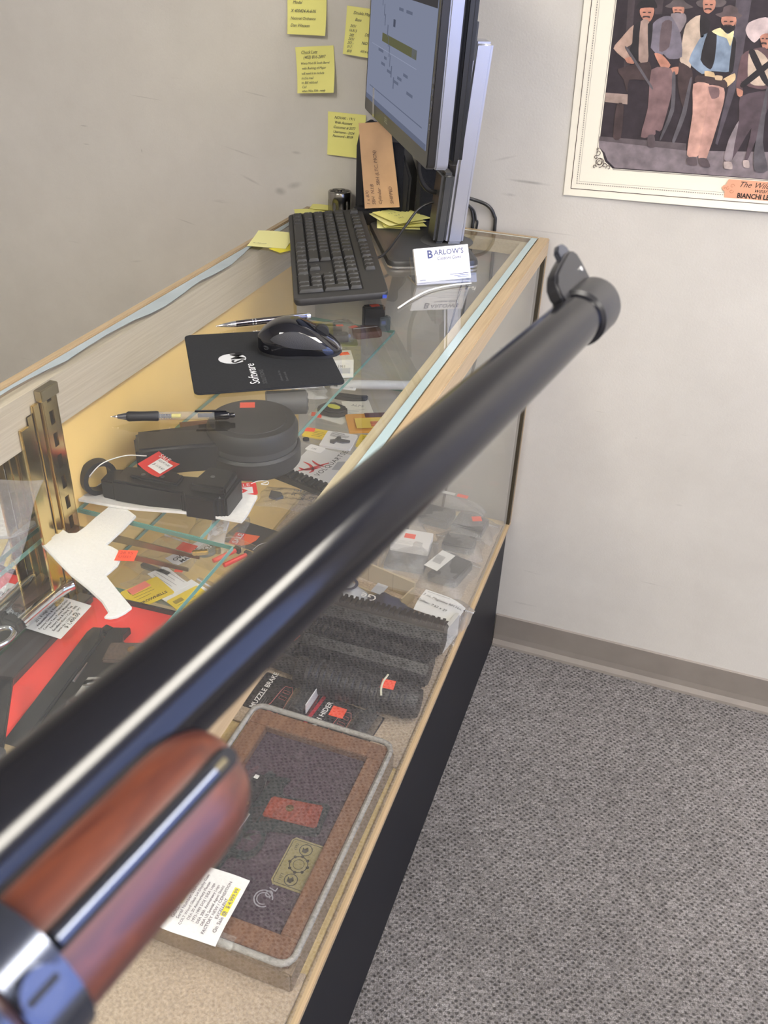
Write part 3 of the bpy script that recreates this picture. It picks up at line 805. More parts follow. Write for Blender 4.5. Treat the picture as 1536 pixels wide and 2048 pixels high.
# ================================================================ on the counter top
TOP = .9659
black_pl = mat('black_plastic', (.012, .012, .013), .42)
soft_black = mat('soft_black_plastic', (.016, .016, .017), .6)
gloss_black = mat('gloss_black', (.004, .004, .006), .08, coat=.6)
alu = mat('brushed_aluminium', (.55, .56, .60), .32, .9, stretch=(40, 40, 1), bump=.05)
chrome = mat('chrome', (.72, .72, .74), .12, 1.0)
white_ink = mat('white_ink', (.75, .75, .75), .5)
dark_ink = mat('pen_ink', (.05, .055, .07), .6)
grey_key_ink = mat('key_legend', (.42, .42, .42), .6)

# ---- monitor
mon = thing('computer_monitor', 'black widescreen computer monitor on a silver stand, turned toward the clerk', 'monitor', (-.195, -.158, TOP), R_(-62))
MB().rprism(rrect(.235, .150, .016, 5), 0, .013, .006).obj('base_plate', mat('dark_grey_plastic', (.045, .045, .045), .35), mon, smooth=True, auto=35)
MB().prism(rrect(.2355, .1505, .016, 5), .0005, .0035).obj('base_trim', mat('silver_trim', (.6, .6, .6), .25, .8), mon)
MB().lathe([(.045, .0131), (.045, .0136), (.043, .0137)], 32, c=(.012, .042, 0)).obj('swivel_ring', mat('grey_plastic', (.07, .07, .07), .4), mon)
# silver column, leaning back a little
col = MB()
def slanted(x0, x1, y0, y1, z0, z1, lean):
    f = lambda z: (z - z0) * lean
    return [(x0, y0 + f(z0), z0), (x1, y0 + f(z0), z0), (x1, y1 + f(z0), z0), (x0, y1 + f(z0), z0), (x0, y0 + f(z1), z1), (x1, y0 + f(z1), z1), (x1, y1 + f(z1), z1), (x0, y1 + f(z1), z1)]
BOXF = [(0, 3, 2, 1), (4, 5, 6, 7), (0, 1, 5, 4), (1, 2, 6, 5), (2, 3, 7, 6), (3, 0, 4, 7)]
col.add(slanted(-.020, .033, .036, .066, .013, .318, .075), BOXF)
col.obj('stand_column', alu, mon, bevel=.005, seg=3)
MB().add(slanted(-.022, .0335, .014, .0365, .013, .128, .075), BOXF).obj('column_cover', mat('dark_grey_cover', (.05, .05, .048), .35), mon, bevel=.006, seg=3)
hd = bpy.data.objects.new('display_head', None); C.objects.link(hd); hd.parent = mon
hd.location = (.028, -.064, .184)
hd.rotation_euler = (R_(-2), 0, R_(2.2))
MW, MH = .486, .315
def plate(w, h, r, y0, y1, z0):
    q = MB().prism(rrect(w, h, r, 4, 0, h / 2 + z0), -y1, -y0)
    return q.xform(Matrix(((1, 0, 0, 0), (0, 0, -1, 0), (0, 1, 0, 0), (0, 0, 0, 1))))
plate(MW, MH, .008, 0, .012, 0).obj('bezel', mat('bezel_black', (.018, .017, .017), .3), hd, bevel=.0015)
plate(MW + .001, MH + .001, .008, .0122, .030, -.0005).obj('silver_band', mat('band_silver', (.40, .42, .50), .3, .6), hd, bevel=.002)
plate(MW - .008, MH - .008, .010, .0302, .052, .004).obj('rear_shell', mat('shell_black', (.013, .013, .013), .4), hd, bevel=.008, seg=3)
plate(.20, .17, .02, .0522, .070, .075).obj('rear_boss', MATS['shell_black'], hd, bevel=.006)
MB().span(-.03, .03, .0702, .115, .11, .17).obj('tilt_hinge', MATS['dark_grey_cover'], hd, bevel=.004)
scr = plate(MW - .024, MH - .040, .001, -.0006, -.0001, .022).obj('screen', emit_mat('screen_page', (.36, .40, .55), .52), hd)
def scr_rect(x0, x1, z0, z1, m, nm='screen_text'):
    MB().span(x0, x1, -.0009, -.0007, z0, z1).obj(nm, m, scr)
e_olive = emit_mat('screen_olive', (.30, .30, .16), .35); e_dk = emit_mat('screen_dark', (.16, .18, .26), .4); e_lt = emit_mat('screen_light', (.42, .46, .62), .6); e_mid = emit_mat('screen_mid', (.22, .25, .36), .5)
scr_rect(-.115, .135, .121, .133, e_olive, 'screen_banner'); scr_rect(.105, .135, .121, .133, e_mid)
scr_rect(-.035, -.02, .148, .158, e_dk)
for k, (a, b, c) in enumerate(((-.08, -.05, .20), (.0, .03, .172), (.05, .09, .172), (-.14, -.10, .105), (-.09, -.07, .098), (-.11, -.08, .088), (-.06, -.03, .083), (.02, .05, .083), (-.01, .03, .075), (.06, .09, .092), (.09, .13, .072))):
    scr_rect(a, b, c, c + .004, e_mid)
scr_rect(-.20, .20, .045, .0465, e_mid); scr_rect(-.230, .230, .0222, .030, e_mid, 'task_bar'); scr_rect(-.230, .230, .190, .2965, emit_mat('screen_header', (.085, .08, .085), .6), 'page_header'); scr_rect(-.20, .14, .110, .1108, e_lt)
rs_ = random.Random(4)
for k in range(9):
    xx = -.125 + .014 * k + rs_.uniform(-.006, .006); zz = .186 - .013 * k
    scr_rect(xx, xx + .004 + .003 * rs_.random(), zz - .016, zz, e_mid, 'screen_streak')  # darker streaks stepping down across the page
text('DELL', .0115, mat('logo_silver', (.5, .5, .5), .3, .5), hd, (-.045, -.0005, .010), rot=(R_(90), 0, 0), align='CENTER', name='logo')
for k in range(5):
    MB().span(MW / 2 - .0042, MW / 2 - .0012, -.0012, .0, .05 + .014 * k, .058 + .014 * k).obj('button', mat('button_grey', (.05, .05, .05), .4), hd)
# clear tape holding a note at the lower bezel
MB().sheet(.016, .045, .0001, 2, 4, lambda u, v: (0, 0, .0003 * (1 + v))).xform(Matrix.Translation((-.155, -.0012, .024)) @ Matrix.Rotation(R_(90), 4, 'X') @ Matrix.Rotation(R_(8), 4, 'Z')).obj('tape', glass_mat('tape', (.93, .93, .93), .12, .1, 1.5), hd)

# ---- cables
rub = mat('cable_rubber', (.022, .021, .020), .45)
def cable(label, pts, r=.003):
    o = MB().tube(spline(pts, 8), r, 8).obj('cable', rub, smooth=True)
    return tag(o, label, 'cable', 'black cables around the monitor')
cable('thick black monitor cable bending down behind the far end of the counter', [(-.185, -.085, 1.050), (-.172, -.03, 1.026), (-.150, -.006, 1.018), (-.121, .000, 1.009), (-.107, .003, .992), (-.1035, .0045, .964), (-.104, .0045, .80), (-.13, .0045, .60), (-.16, .0045, .30), (-.16, .0042, .01)], .0031)
cable('black cable dropping behind the counter just right of the monitor stand', [(-.183, -.080, 1.040), (-.170, -.020, 1.018), (-.153, .001, 1.002), (-.1465, .0045, .985), (-.1455, .0045, .960), (-.15, .0045, .80), (-.19, .0045, .5), (-.20, .0042, .01)], .0028)
cable('thinnest of the black cables dropping behind the counter beside the monitor stand', [(-.178, -.080, 1.034), (-.163, -.015, 1.012), (-.147, .003, .998), (-.1405, .0052, .980), (-.139, .0052, .955), (-.17, .0052, .78), (-.215, .0052, .5), (-.215, .0042, .01)], .0018)
cable('thin black keyboard cord looping from the keyboard over the monitor base', [(-.2262, -.335, .9925), (-.221, -.30, .984), (-.219, -.262, .986), (-.221, -.221, .990), (-.216, -.185, 1.005), (-.203, -.160, 1.028), (-.186, -.146, 1.038), (-.170, -.139, 1.040)], .0021)
cable('black video lead between the monitor underside and its stand', [(-.19, -.205, 1.148), (-.197, -.192, 1.110), (-.196, -.176, 1.080), (-.187, -.160, 1.062), (-.172, -.146, 1.056)], .0040)

# ---- black desktop speakers behind the monitor
def speaker(label, loc, rz, pts, d):
    t = thing('desktop_speaker', label, 'speaker', loc, rz, 'black desktop speakers behind the monitor')
    q = MB().prism(pts, -d, 0)
    q.xform(Matrix(((1, 0, 0, 0), (0, 0, -1, 0), (0, 1, 0, 0), (0, 0, 0, 1))))
    # prism depth runs along +Y after the turn
    q.obj('cabinet', mat('speaker_black', (.010, .010, .012), .5), t, bevel=.004, seg=2)
    w = max(p[0] for p in pts); h = max(p[1] for p in pts)
    g = MB().prism(rrect(w * .72, h * .78, .008, 4, w * .5, h * .46), -.0035, 0).xform(Matrix(((1, 0, 0, 0), (0, 0, 1, -.0002), (0, 1, 0, 0), (0, 0, 0, 1))))
    g.obj('grille', mat('speaker_cloth', (.006, .007, .012), .85, noise=.3, nscale=900, bump=.5), t)
    MB().lathe([(.004, 0), (.004, .004), (.003, .005)], 14).xform(Matrix.Translation((w * .8, -.0003, h * .06 + .003)) @ Matrix.Rotation(R_(90), 4, 'X')).obj('volume_knob', soft_black, t, smooth=True, auto=40)
    return t
sp1 = speaker('black desktop speaker behind the kraft envelope', (-.357, -.052, TOP), R_(3), [(0, 0), (.100, 0), (.104, .085), (.088, .125), (.020, .168), (.008, .168), (.0, .13)], .050)
MB().span(.002, .060, -.0260, -.001, 0, .0300).obj('base', MATS['speaker_black'], sp1, bevel=.004)
speaker('black desktop speaker half hidden behind the monitor stand', (-.243, -.046, TOP + .0137), R_(2), [(0, 0), (.064, 0), (.064, .12), (.0, .12)], .045)

# ---- kraft envelope leaning on the speaker
env = thing('kraft_envelope', 'small tan kraft envelope with handwriting leaning below the monitor', 'envelope', (-.3260, -.0765, .9965), 0)
ex = Vector((.056, .008, .007)); ey = Vector((-.026, .010, .113))
exn = ex.normalized(); ezn = ex.cross(ey).normalized(); eyn = ezn.cross(exn)
env.matrix_world = Matrix(((exn.x, eyn.x, ezn.x, -.3260), (exn.y, eyn.y, ezn.y, -.0765), (exn.z, eyn.z, ezn.z, .9965), (0, 0, 0, 1)))
MB().sheet(.060, .142, .0012, 6, 10, lambda u, v: (-.0015 * (v + 1) * 1.6 - .002 * u * v, 0, .0012 * math.sin(3 * v) + .001 * u * u), (.030, .071, 0)).obj('sleeve', mat('kraft', (.60, .37, .19), .7, noise=.08, nscale=25), env, smooth=True)
for k, (sx_, ln) in enumerate(((.009, '1 x 870'), (.019, 'SBH  N.I.B'), (.031, 'Cylinder  SBH (LTC, MCN)'), (.052, 'SHIPPED'))):
    text(ln, .0085, mat('brown_pen', (.12, .07, .05), .6), env, (sx_, .006, .0036), rz=R_(94), shear=.25, sx=.95, name='handwriting')

# ---- revolver cylinder standing by the wall
cyl = thing('revolver_cylinder', 'polished steel revolver cylinder standing on end by the wall', 'gun part', (-.3975, -.026, TOP), 0)
q = MB(); n = 72; prof = []
def flute(a, z):
    k = (a * 6 / (2 * PI)) % 1.0
    d = abs(k - .5) * 2
    f = max(0, 1 - (d / .42) ** 2)
    t = min(1, max(0, (.030 - z) / .006))
    return .0218 - .0042 * f * t
rows = []
for z in (0, .002, .010, .018, .024, .027, .030, .034, .041, .0425):
    rows.append([((flute(2 * PI * i / n, z) - (.001 if z in (0, .0425) else 0)) * math.cos(2 * PI * i / n), (flute(2 * PI * i / n, z) - (.001 if z in (0, .0425) else 0)) * math.sin(2 * PI * i / n), z) for i in range(n + 1)])
q.grid(rows)
q.obj('body', mat('dull_steel', (.30, .285, .25), .22, 1.0), cyl, smooth=True)
q = MB().add([(.0208 * math.cos(2 * PI * i / n), .0208 * math.sin(2 * PI * i / n), .0424) for i in range(n)], [tuple(range(n))]); q.obj('rear_face', MATS['dull_steel'], cyl)
for k in range(6):
    a = 2 * PI * (k + .5) / 6
    MB().lathe([(.0056, .0425), (.0056, .0429), (.0040, .0429)], 16, c=(.0128 * math.cos(a), .0128 * math.sin(a), 0)).obj('chamber', mat('bore_dark', (.02, .018, .016), .4), cyl)
MB().lathe([(.0045, .0425), (.0045, .0452), (.0030, .0458)], 16).obj('ratchet', MATS['dull_steel'], cyl, smooth=True, auto=40)

# ---- sticky notes
yel_note = mat('yellow_note', (.80, .76, .24), .7)
yel_note2 = mat('yellow_note_pale', (.83, .79, .34), .7)
def wall_note(label, x, z, rot, lines, w=.074, h=.074, lift=.009, size=.0072, m=yel_note):
    t = thing('sticky_note', label, 'sticky note', (x, .0066, z), 0, 'yellow sticky notes on the wall')
    t.rotation_euler = (R_(90), R_(-rot), 0)
    fn = lambda u, v: (0, 0, .0008 + lift * ((1 - v) / 2) ** 2.2 * (1 + .25 * u))
    p = MB().sheet(w, h, .00015, 8, 12, fn).obj('paper', m, t, smooth=True)
    for (lx, ly, s, sz) in lines:
        u = 2 * lx / w; v = 2 * ly / h
        o = text(s, sz or size, dark_ink, t, (lx, ly, fn(0, v)[2] + .0009 + lift * .12), shear=.3, name='handwriting', spacing=.95)
        sl = -lift * 2.2 * ((1 - v) / 2) ** 1.2 / h
        o.rotation_euler = (math.atan(sl) * -1 * -1, 0, 0)
    return t
wall_note('uppermost sticky note on the wall, cut by the top edge of the photo', -.474, 1.2975, 1.5, [(-.026, .022, 'Smith', 0), (-.026, .010, 'Model', 0), (-.030, -.003, 'X 400424-A-6-N', 0), (-.030, -.014, 'National Ordnance', .0064), (-.030, -.025, 'Dan Wesson', 0)])
wall_note('sticky note with the longest list, second down beside the monitor', -.4575, 1.206, 6, [(-.026, .026, 'Chuck Lutz', 0), (-.022, .018, '(402) 816-2897', 0), (-.028, .009, 'Wants Mod 25 Smith Barrel', .0052), (-.026, .001, 'with Bushing of Major', .0056), (-.027, -.007, 'will need it to include', .0054), (-.027, -.0145, 'in the mail', .0058), (-.027, -.0215, 'to Bill reblued', .0058), (-.026, -.0285, 'Call', .0058), (-.026, -.0345, 'when Mike 50th  ready', .0052)], lift=.014)
wall_note('sticky note half covered by the left edge of the monitor', -.3650, 1.270, -3.5, [(-.024, .026, 'Double Maple  20', .0066), (-.020, .016, 'Base', .0066), (-.028, .006, '2051', .0058), (-.030, -.001, '16.815', .0058), (-.028, -.008, '282', .0058), (-.029, -.014, '2051', .0058), (-.030, -.020, '252 -', .0058), (-.030, -.026, '017', .0058), (-.029, -.0325, '$00', .0058), (0.0, -.005, 'DEBO-60', .0066), (-.004, -.018, 'NOVAK', .007), (-.004, -.030, '6014-628-6228', .0054)])
wall_note('lowest sticky note on the wall, above the revolver cylinder', -.3975, 1.1015, 0, [(-.024, .026, 'NOVAK - 1911', .0066), (-.024, .018, 'Web Account', .0064), (-.026, .010, 'Customer # 2077', .0062), (-.026, .002, 'Username - 2024', .0062), (-.027, -.005, 'Password - 8019', .0062)], lift=.005)
def flat_note(label, loc, rz, w=.076, h=.076, curl=.004, m=yel_note, lines=(), seed=0, tilt=0):
    t = thing('sticky_note', label, 'sticky note', loc, rz, 'yellow sticky notes lying on the counter')
    rnd = random.Random(seed); a = rnd.uniform(.5, 2.5); b = rnd.uniform(0, 3)
    fn = lambda u, v: (0, 0, .0004 + curl * (.5 + .5 * math.sin(a * u + b)) * ((1 + v) / 2) ** 2 + tilt * (u + 1))
    MB().sheet(w, h, .00015, 8, 8, fn).obj('paper', m, t, smooth=True)
    for (lx, ly, s, sz) in lines:
        text(s, sz, dark_ink, t, (lx, ly, fn(0, 2 * ly / h)[2] + .0012 + curl * .3), shear=.3, name='handwriting')
    return t
flat_note('sticky note hanging over the back lip of the counter left of the keyboard', (-.436, -.243, TOP + .0012), R_(12), .066, .080, .005, yel_note2, [(-.026, -.03, 'w/ Novak', .006)], 3)
flat_note('bright sticky note peeking out under the left edge of the keyboard', (-.398, -.268, TOP + .0002), R_(-25), .03, .05, 0, mat('yellow_note_deep', (.78, .68, .05), .7), (), 4)
flat_note('sticky note lying behind the far end of the keyboard', (-.432, -.060, TOP + .0004), R_(28), .076, .076, .003, yel_note, (), 5)
flat_note('small sticky note tucked beside the revolver cylinder', (-.4350, -.0145, TOP + .0046), R_(10), .05, .03, .002, yel_note, (), 6)
for k, (dx, dy, rz, lb_) in enumerate(((0, 0, 20, 'bottom sticky note of the loose pile on the monitor base'), (.004, .002, 33, 'second sticky note of the loose pile on the monitor base'), (-.003, .004, 48, 'third sticky note of the loose pile on the monitor base'), (.003, .010, 58, 'top sticky note of the loose pile on the monitor base, with pencilled figures'))):
    flat_note(lb_, (-.262 + dx, -.083 + dy, TOP + .0135 + .0035 * k), R_(rz), .076, .076, .003, yel_note if k % 2 else yel_note2, [(-.02, .012, '3 5  2', .007), (-.018, -.002, '12 4', .007), (-.02, -.016, 'ed 5', .007)] if k == 3 else (), 10 + k)

# ---- keyboard
KB = thing('computer_keyboard', 'black full-size computer keyboard with grey legends beside the mousepad', 'keyboard', (-.304, -.293, TOP), R_(-64.6))
TILT = R_(5.0)
def kz(y): return .0135 + (y + .066) * math.tan(TILT)
kb = MB()
kp = rrect(.450, .134, .010, 4)
vs = [(x, y, .0045 if y < 0 else .0075 + .03 * .0) for x, y in kp]
nk = len(kp)
bot = [(x * .985, y * .97, .003 + max(0, (y + .066) * math.tan(TILT) - .0)) for x, y in kp]
mid = [(x, y, kz(y) - .006) for x, y in kp]
top1 = [(x, y, kz(y) - .0012) for x, y in kp]
top2 = [(x * .996, y * .986, kz(y)) for x, y in kp]
kb.add(bot + mid + top1 + top2, [tuple(range(nk - 1, -1, -1)), tuple(range(3 * nk, 4 * nk))] + [(k * nk + i, k * nk + (i + 1) % nk, (k + 1) * nk + (i + 1) % nk, (k + 1) * nk + i) for k in range(3) for i in range(nk)])
kb.obj('body', mat('keyboard_body', (.034, .033, .032), .6), KB, smooth=True, auto=40)
for sx in (-1, 1):
    MB().span(sx * .17 - .015, sx * .17 + .015, .045, .053, 0, .0145).obj('foot', soft_black, KB, bevel=.001)
MB().span(-.2, .2, -.058, -.050, 0, .0045).obj('front_foot', soft_black, KB)
MB().span(.2245, .2252, .058, .064, .016, .021).obj('blue_label', mat('blue_sticker', (.03, .06, .35), .4), KB)
U = .01835
keym = mat('keycap', (.027, .0265, .026), .5)
KEYMESH = {}
def key(x, y, w, h, leg, d=0):
    kk = (round(w, 4), round(h, 4))
    if kk not in KEYMESH:
        a, b = w - .0014, h - .0012
        base = rrect(a, b, .001, 1); tp = rrect(a - .0042, b - .0040, .0016, 2)
        base = rrect(a, b, .0012, 2)
        q = MB(); n = len(base)
        q.add([(p[0], p[1], 0) for p in base] + [(p[0] * 1, p[1], .0035) for p in inset(base, .0006)] + [(p[0], p[1] + .0006, .0062) for p in tp], [tuple(range(2 * n, 3 * n))] + [(k * n + i, k * n + (i + 1) % n, (k + 1) * n + (i + 1) % n, (k + 1) * n + i) for k in range(2) for i in range(n)])
        KEYMESH[kk] = q.mesh('key', keym, True, auto=30)
    o = bpy.data.objects.new('key', KEYMESH[kk]); C.objects.link(o); o.parent = KB
    o.location = (x, y, kz(y) - .0012); o.rotation_euler = (TILT, 0, 0)
    if leg:
        text(leg, .0062 if len(leg) < 2 else .0036, grey_key_ink, o, (-w / 2 + .0034, h / 2 - .0085, .0064), name='legend')
def row(y, x0, keys, h=U):
    x = x0
    for leg, w in keys:
        key(x + w * U / 2, y, w * U, h, leg); x += w * U
    return x
XL = -.2125
ys = [-.0505 + U * i for i in range(5)]
row(ys[0], XL, [('Ctrl', 1.25), ('Win', 1.25), ('Alt', 1.25), ('', 6.25), ('Alt', 1.25), ('Win', 1.25), ('Mn', 1.25), ('Ctrl', 1.25)])
row(ys[1], XL, [('Shift', 2.25)] + [(c, 1) for c in 'ZXCVBNM,./'] + [('Shift', 2.75)])
row(ys[2], XL, [('Caps', 1.75)] + [(c, 1) for c in "ASDFGHJKL;'"] + [('Enter', 2.25)])
row(ys[3], XL, [('Tab', 1.5)] + [(c, 1) for c in 'QWERTYUIOP[]'] + [('\\', 1.5)])
row(ys[4], XL, [(c, 1) for c in '`1234567890-='] + [('Bksp', 2)])
FY = ys[4] + U * 1.5
x = XL
key(x + U / 2, FY, U, U * .92, 'Esc')
for g in range(3):
    for k in range(4):
        key(XL + U * (2 + g * 4.5 + k) + U / 2, FY, U, U * .92, 'F%d' % (g * 4 + k + 1))
NX = XL + 15 * U + .0055
for k, c in enumerate(('Prt', 'Scr', 'Pau')): key(NX + U * (k + .5), FY, U, U * .92, c)
for k, c in enumerate(('Ins', 'Hm', 'PgU')): key(NX + U * (k + .5), ys[4], U, U, c)
for k, c in enumerate(('Del', 'End', 'PgD')): key(NX + U * (k + .5), ys[3], U, U, c)
key(NX + U * 1.5, ys[1], U, U, '^')
for k, c in enumerate('<v>'): key(NX + U * (k + .5), ys[0], U, U, c)
PX = NX + 3 * U + .0055
for r_, rowk in ((4, ('Num', '/', '*', '-')), (3, '789'), (2, '456'), (1, '123')):
    for k, c in enumerate(rowk): key(PX + U * (k + .5), ys[r_], U, U, c)
key(PX + U * 3.5, (ys[2] + ys[3]) / 2, U, 2 * U, '+'); key(PX + U * 3.5, (ys[0] + ys[1]) / 2, U, 2 * U, 'Ent')
key(PX + U, ys[0], 2 * U, U, '0'); key(PX + U * 2.5, ys[0], U, U, '.')
# recessed wells around the key blocks
for (x0, x1, y0, y1) in ((XL, XL + 15 * U, ys[0] - U / 2, ys[4] + U / 2), (NX, NX + 3 * U, ys[3] - U / 2, ys[4] + U / 2), (NX, NX + 3 * U, ys[0] - U / 2, ys[0] + U / 2), (PX, PX + 4 * U, ys[0] - U / 2, ys[4] + U / 2)):
    e = .0012
    MB().add([(x0 - e, y0 - e, kz(y0 - e) + .0002), (x1 + e, y0 - e, kz(y0 - e) + .0002), (x1 + e, y1 + e, kz(y1 + e) + .0002), (x0 - e, y1 + e, kz(y1 + e) + .0002)], [(0, 1, 2, 3)]).obj('key_well', mat('key_well', (.004, .004, .004), .8), KB)

# ---- mousepad, mouse, pens
pad = thing('mouse_pad', 'square black rubber mousepad with white printed logo', 'mousepad', (-.2325, -.7035, TOP), R_(33.5))
MB().prism(rrect(.176, .177, .007, 4), 0, .0028).obj('cloth', mat('pad_cloth', (.010, .011, .013), .75, noise=.25, nscale=500), pad, bevel=.0006)
def pad_xy(wx, wy):
    d = Vector((wx + .2325, wy + .7035)); a = R_(-33.5)
    return (d.x * math.cos(a) - d.y * math.sin(a), d.x * math.sin(a) + d.y * math.cos(a))
lx, ly = pad_xy(-.2635, -.7205)
MB().prism(ellipse(.0170, .0150, 28, lx, ly), .0029, .0030).obj('logo_disc', mat('logo_grey', (.55, .56, .56), .6), pad)
tx = pad_xy(-.2520, -.7330)
text('SMI', .024, mat('pad_black_ink', (.006, .006, .007), .6), pad, (lx + .0150, ly - .0150, .0032), rz=R_(90), bold=.02, name='logo')
text('Software', .0165, white_ink, pad, pad_xy(-.2005, -.7720) + (.0030,), rz=R_(90), name='logo')
text('SOLUTIONS', .0075, mat('pad_grey_ink', (.09, .09, .09), .6), pad, pad_xy(-.1930, -.7680) + (.0030,), rz=R_(90), name='logo')
text('software for the', .0045, MATS['pad_grey_ink'], pad, pad_xy(-.1790, -.7540) + (.0030,), rz=R_(90), name='logo')
text('firearms trade', .0045, MATS['pad_grey_ink'], pad, pad_xy(-.1735, -.7510) + (.0030,), rz=R_(90), name='logo')

mouse = thing('computer_mouse', 'glossy black wireless mouse with grey thumb grip on the mousepad', 'mouse', (-.1990, -.6620, TOP + .0030), R_(22))
def mouse_pt(u, a, inf=0.0):
    """u 0 (heel) .. 1 (nose), a angle around the hump"""
    x = -.052 + .106 * u
    w = .0315 * (max(0.0, 1 - abs(2 * u - 1) ** 2.7)) ** .5 * (1 - .10 * math.exp(-((u - .55) / .18) ** 2))
    h = .0385 * max(0.0, math.sin(PI * min(1, (u + .055) ** .80 * .965))) ** .72 * (1 if u < .45 else 1 - .30 * (u - .45))
    c, s_ = math.cos(a), math.sin(a)
    e = .75
    y = (w + inf) * abs(c) ** e * (1 if c > 0 else -1)
    z = .004 + (h + inf) * abs(s_) ** e
    return (x, y, z)
us = [k / 30 for k in range(31)]
us[0] = .004; us[-1] = .996
q = MB().grid([[mouse_pt(u, PI * k / 24) for k in range(25)] for u in us])
q.obj('shell', gloss_black, mouse, smooth=True)
MB().prism([(mouse_pt(u, 0)[0], mouse_pt(u, 0)[1] * .985) for u in us] + [(mouse_pt(u, PI)[0], mouse_pt(u, PI)[1] * .985) for u in us[::-1]], 0, .0046).obj('underside', soft_black, mouse)
for sgn in (1, -1):
    rows = []
    for i in range(17):
        u = .16 + .66 * i / 16
        span_ = .62 * math.sin(PI * i / 16) ** .6 + .02
        mid_ = .50 - .08 * (i / 16)
        rr = []
        for k in range(9):
            a = mid_ + span_ * (k / 8 - .5) * .95
            a = max(.10, a)
            rr.append(mouse_pt(u, a if sgn < 0 else PI - a, .0008))
        rows.append(rr if sgn > 0 else rr)
    for r_ in rows:
        for j_ in range(len(r_)):
            r_[j_] = (r_[j_][0], -abs(r_[j_][1]) if sgn > 0 else abs(r_[j_][1]), r_[j_][2])
    MB().grid(rows).obj('thumb_grip', mat('mouse_grip', (.022, .022, .025), .55, bump=.4, nscale=1200), mouse, smooth=True)
MB().lathe([(.0085, -.0035), (.0095, -.002), (.0095, .002), (.0085, .0035)], 20, 'Y', (.028, 0, .0255)).obj('scroll_wheel', soft_black, mouse, smooth=True, auto=40)
MB().tube([mouse_pt(u, PI / 2, .0002) for u in (.60, .7, .8, .9, .97)], .0006, 6).obj('button_seam', mat('seam_dark', (.002, .002, .002), .6), mouse)
MB().tube([mouse_pt(.985, PI * k / 12, .0004) for k in range(2, 11)], .0010, 6).obj('nose_trim', chrome, mouse, smooth=True)

def pen_dir(a, b):
    d = Vector(b) - Vector(a); return math.atan2(d.y, d.x), d.length
rz, ln = pen_dir((-.331, -.637), (-.233, -.549))
pen = thing('ballpoint_pen', 'silver metal ballpoint pen lying above the mousepad', 'pen', (-.331, -.637, TOP + .0045), rz)
gun_m = mat('pen_gunmetal', (.16, .145, .15), .2, 1.0)
MB().lathe([(.0006, 0), (.0007, .004), (.0016, .005), (.0036, .020), (.0042, .027)], 18, 'X').obj('tip', chrome, pen, smooth=True, auto=40)
MB().lathe([(.0042, .0272), (.0044, .050), (.0044, .122), (.0042, .126)], 18, 'X').obj('barrel', gun_m, pen, smooth=True, auto=40)
for x in (.049, .053): MB().lathe([(.0047, x), (.0047, x + .0018)], 18, 'X').obj('ring', chrome, pen)
MB().lathe([(.0046, .1262), (.0046, .131), (.0030, .1325)], 18, 'X').obj('cap', chrome, pen, smooth=True, auto=40)
MB().box((.110, -.0036, .0042), (.034, .0032, .0012)).obj('clip', chrome, pen, bevel=.0004)
rz, ln = pen_dir((-.307, -.916), (-.188, -.860))
gp = thing('gel_pen', 'clear-barrelled black gel pen with rubber grip on the counter glass', 'pen', (-.307, -.916, TOP + .0055), rz)
MB().lathe([(.0004, 0), (.0005, .003), (.0012, .004), (.0014, .007)], 14, 'X').obj('point', chrome, gp, smooth=True, auto=40)
MB().lathe([(.0022, .0072), (.0040, .017)], 18, 'X').obj('cone', mat('smoky_cone', (.05, .05, .055), .15), gp, smooth=True, auto=40)
MB().lathe([(.0046, .0172), (.0055, .019), (.0051, .034), (.0055, .049), (.0048, .0505)], 20, 'X').obj('grip', soft_black, gp, smooth=True, auto=50)
MB().lathe([(.0044, .0507), (.0044, .110)], 18, 'X').obj('barrel', glass_mat('clear_barrel', (.80, .80, .80), .12, .05, 1.6), gp, smooth=True, auto=40)
MB().lathe([(.0022, .051), (.0022, .064)], 12, 'X').obj('ink_front', mat('ink_dark', (.015, .015, .02), .4), gp)
MB().lathe([(.0022, .0642), (.0022, .074)], 12, 'X').obj('ink_grease', mat('ink_yellow', (.42, .36, .04), .4), gp)
MB().lathe([(.0022, .092), (.0022, .109)], 12, 'X').obj('ink_rear', MATS['ink_dark'], gp)
sp = MB().tube([(.0515 + .00035 * k, .0030 * math.cos(k * .8), .0030 * math.sin(k * .8)) for k in range(40)], .0003, 5); sp.obj('spring', chrome, gp)
MB().lathe([(.0050, .1102), (.0050, .122), (.0040, .1255), (.0030, .1258), (.0030, .130), (.0024, .1315)], 18, 'X').obj('button_end', gloss_black, gp, smooth=True, auto=40)
MB().box((.106, .0, .0052), (.034, .0036, .0014)).obj('clip', gloss_black, gp, bevel=.0005)

# ---- business cards in a clear stand
bc = thing('card_holder', 'clear acrylic business card stand holding white shop cards', 'card holder', (-.1045, -.3230, TOP), R_(36))
acr = glass_mat('acrylic', (.97, .98, .98), .03, .02, 2.2)
q = MB()
def tilted(y, z, l, t, w, ang):
    return Matrix.Translation((0, y, z)) @ Matrix.Rotation(ang, 4, 'X')
BA = R_(72)
MB().box((0, .014, .0016), (.098, .045, .0025)).obj('foot_plate', acr, bc)
MB().box((0, 0, 0), (.098, .0022, .034)).xform(Matrix.Translation((0, .024, .0175)) @ Matrix.Rotation(R_(-24), 4, 'X')).obj('back_plate', acr, bc)
MB().box((0, 0, 0), (.098, .0022, .014)).xform(Matrix.Translation((0, -.006, .0085)) @ Matrix.Rotation(R_(-24), 4, 'X')).obj('front_lip', acr, bc)
cd = thing('business_cards', 'stack of white printed business cards leaning in the clear stand', 'business card', (-.1045, -.3230, TOP), R_(36))
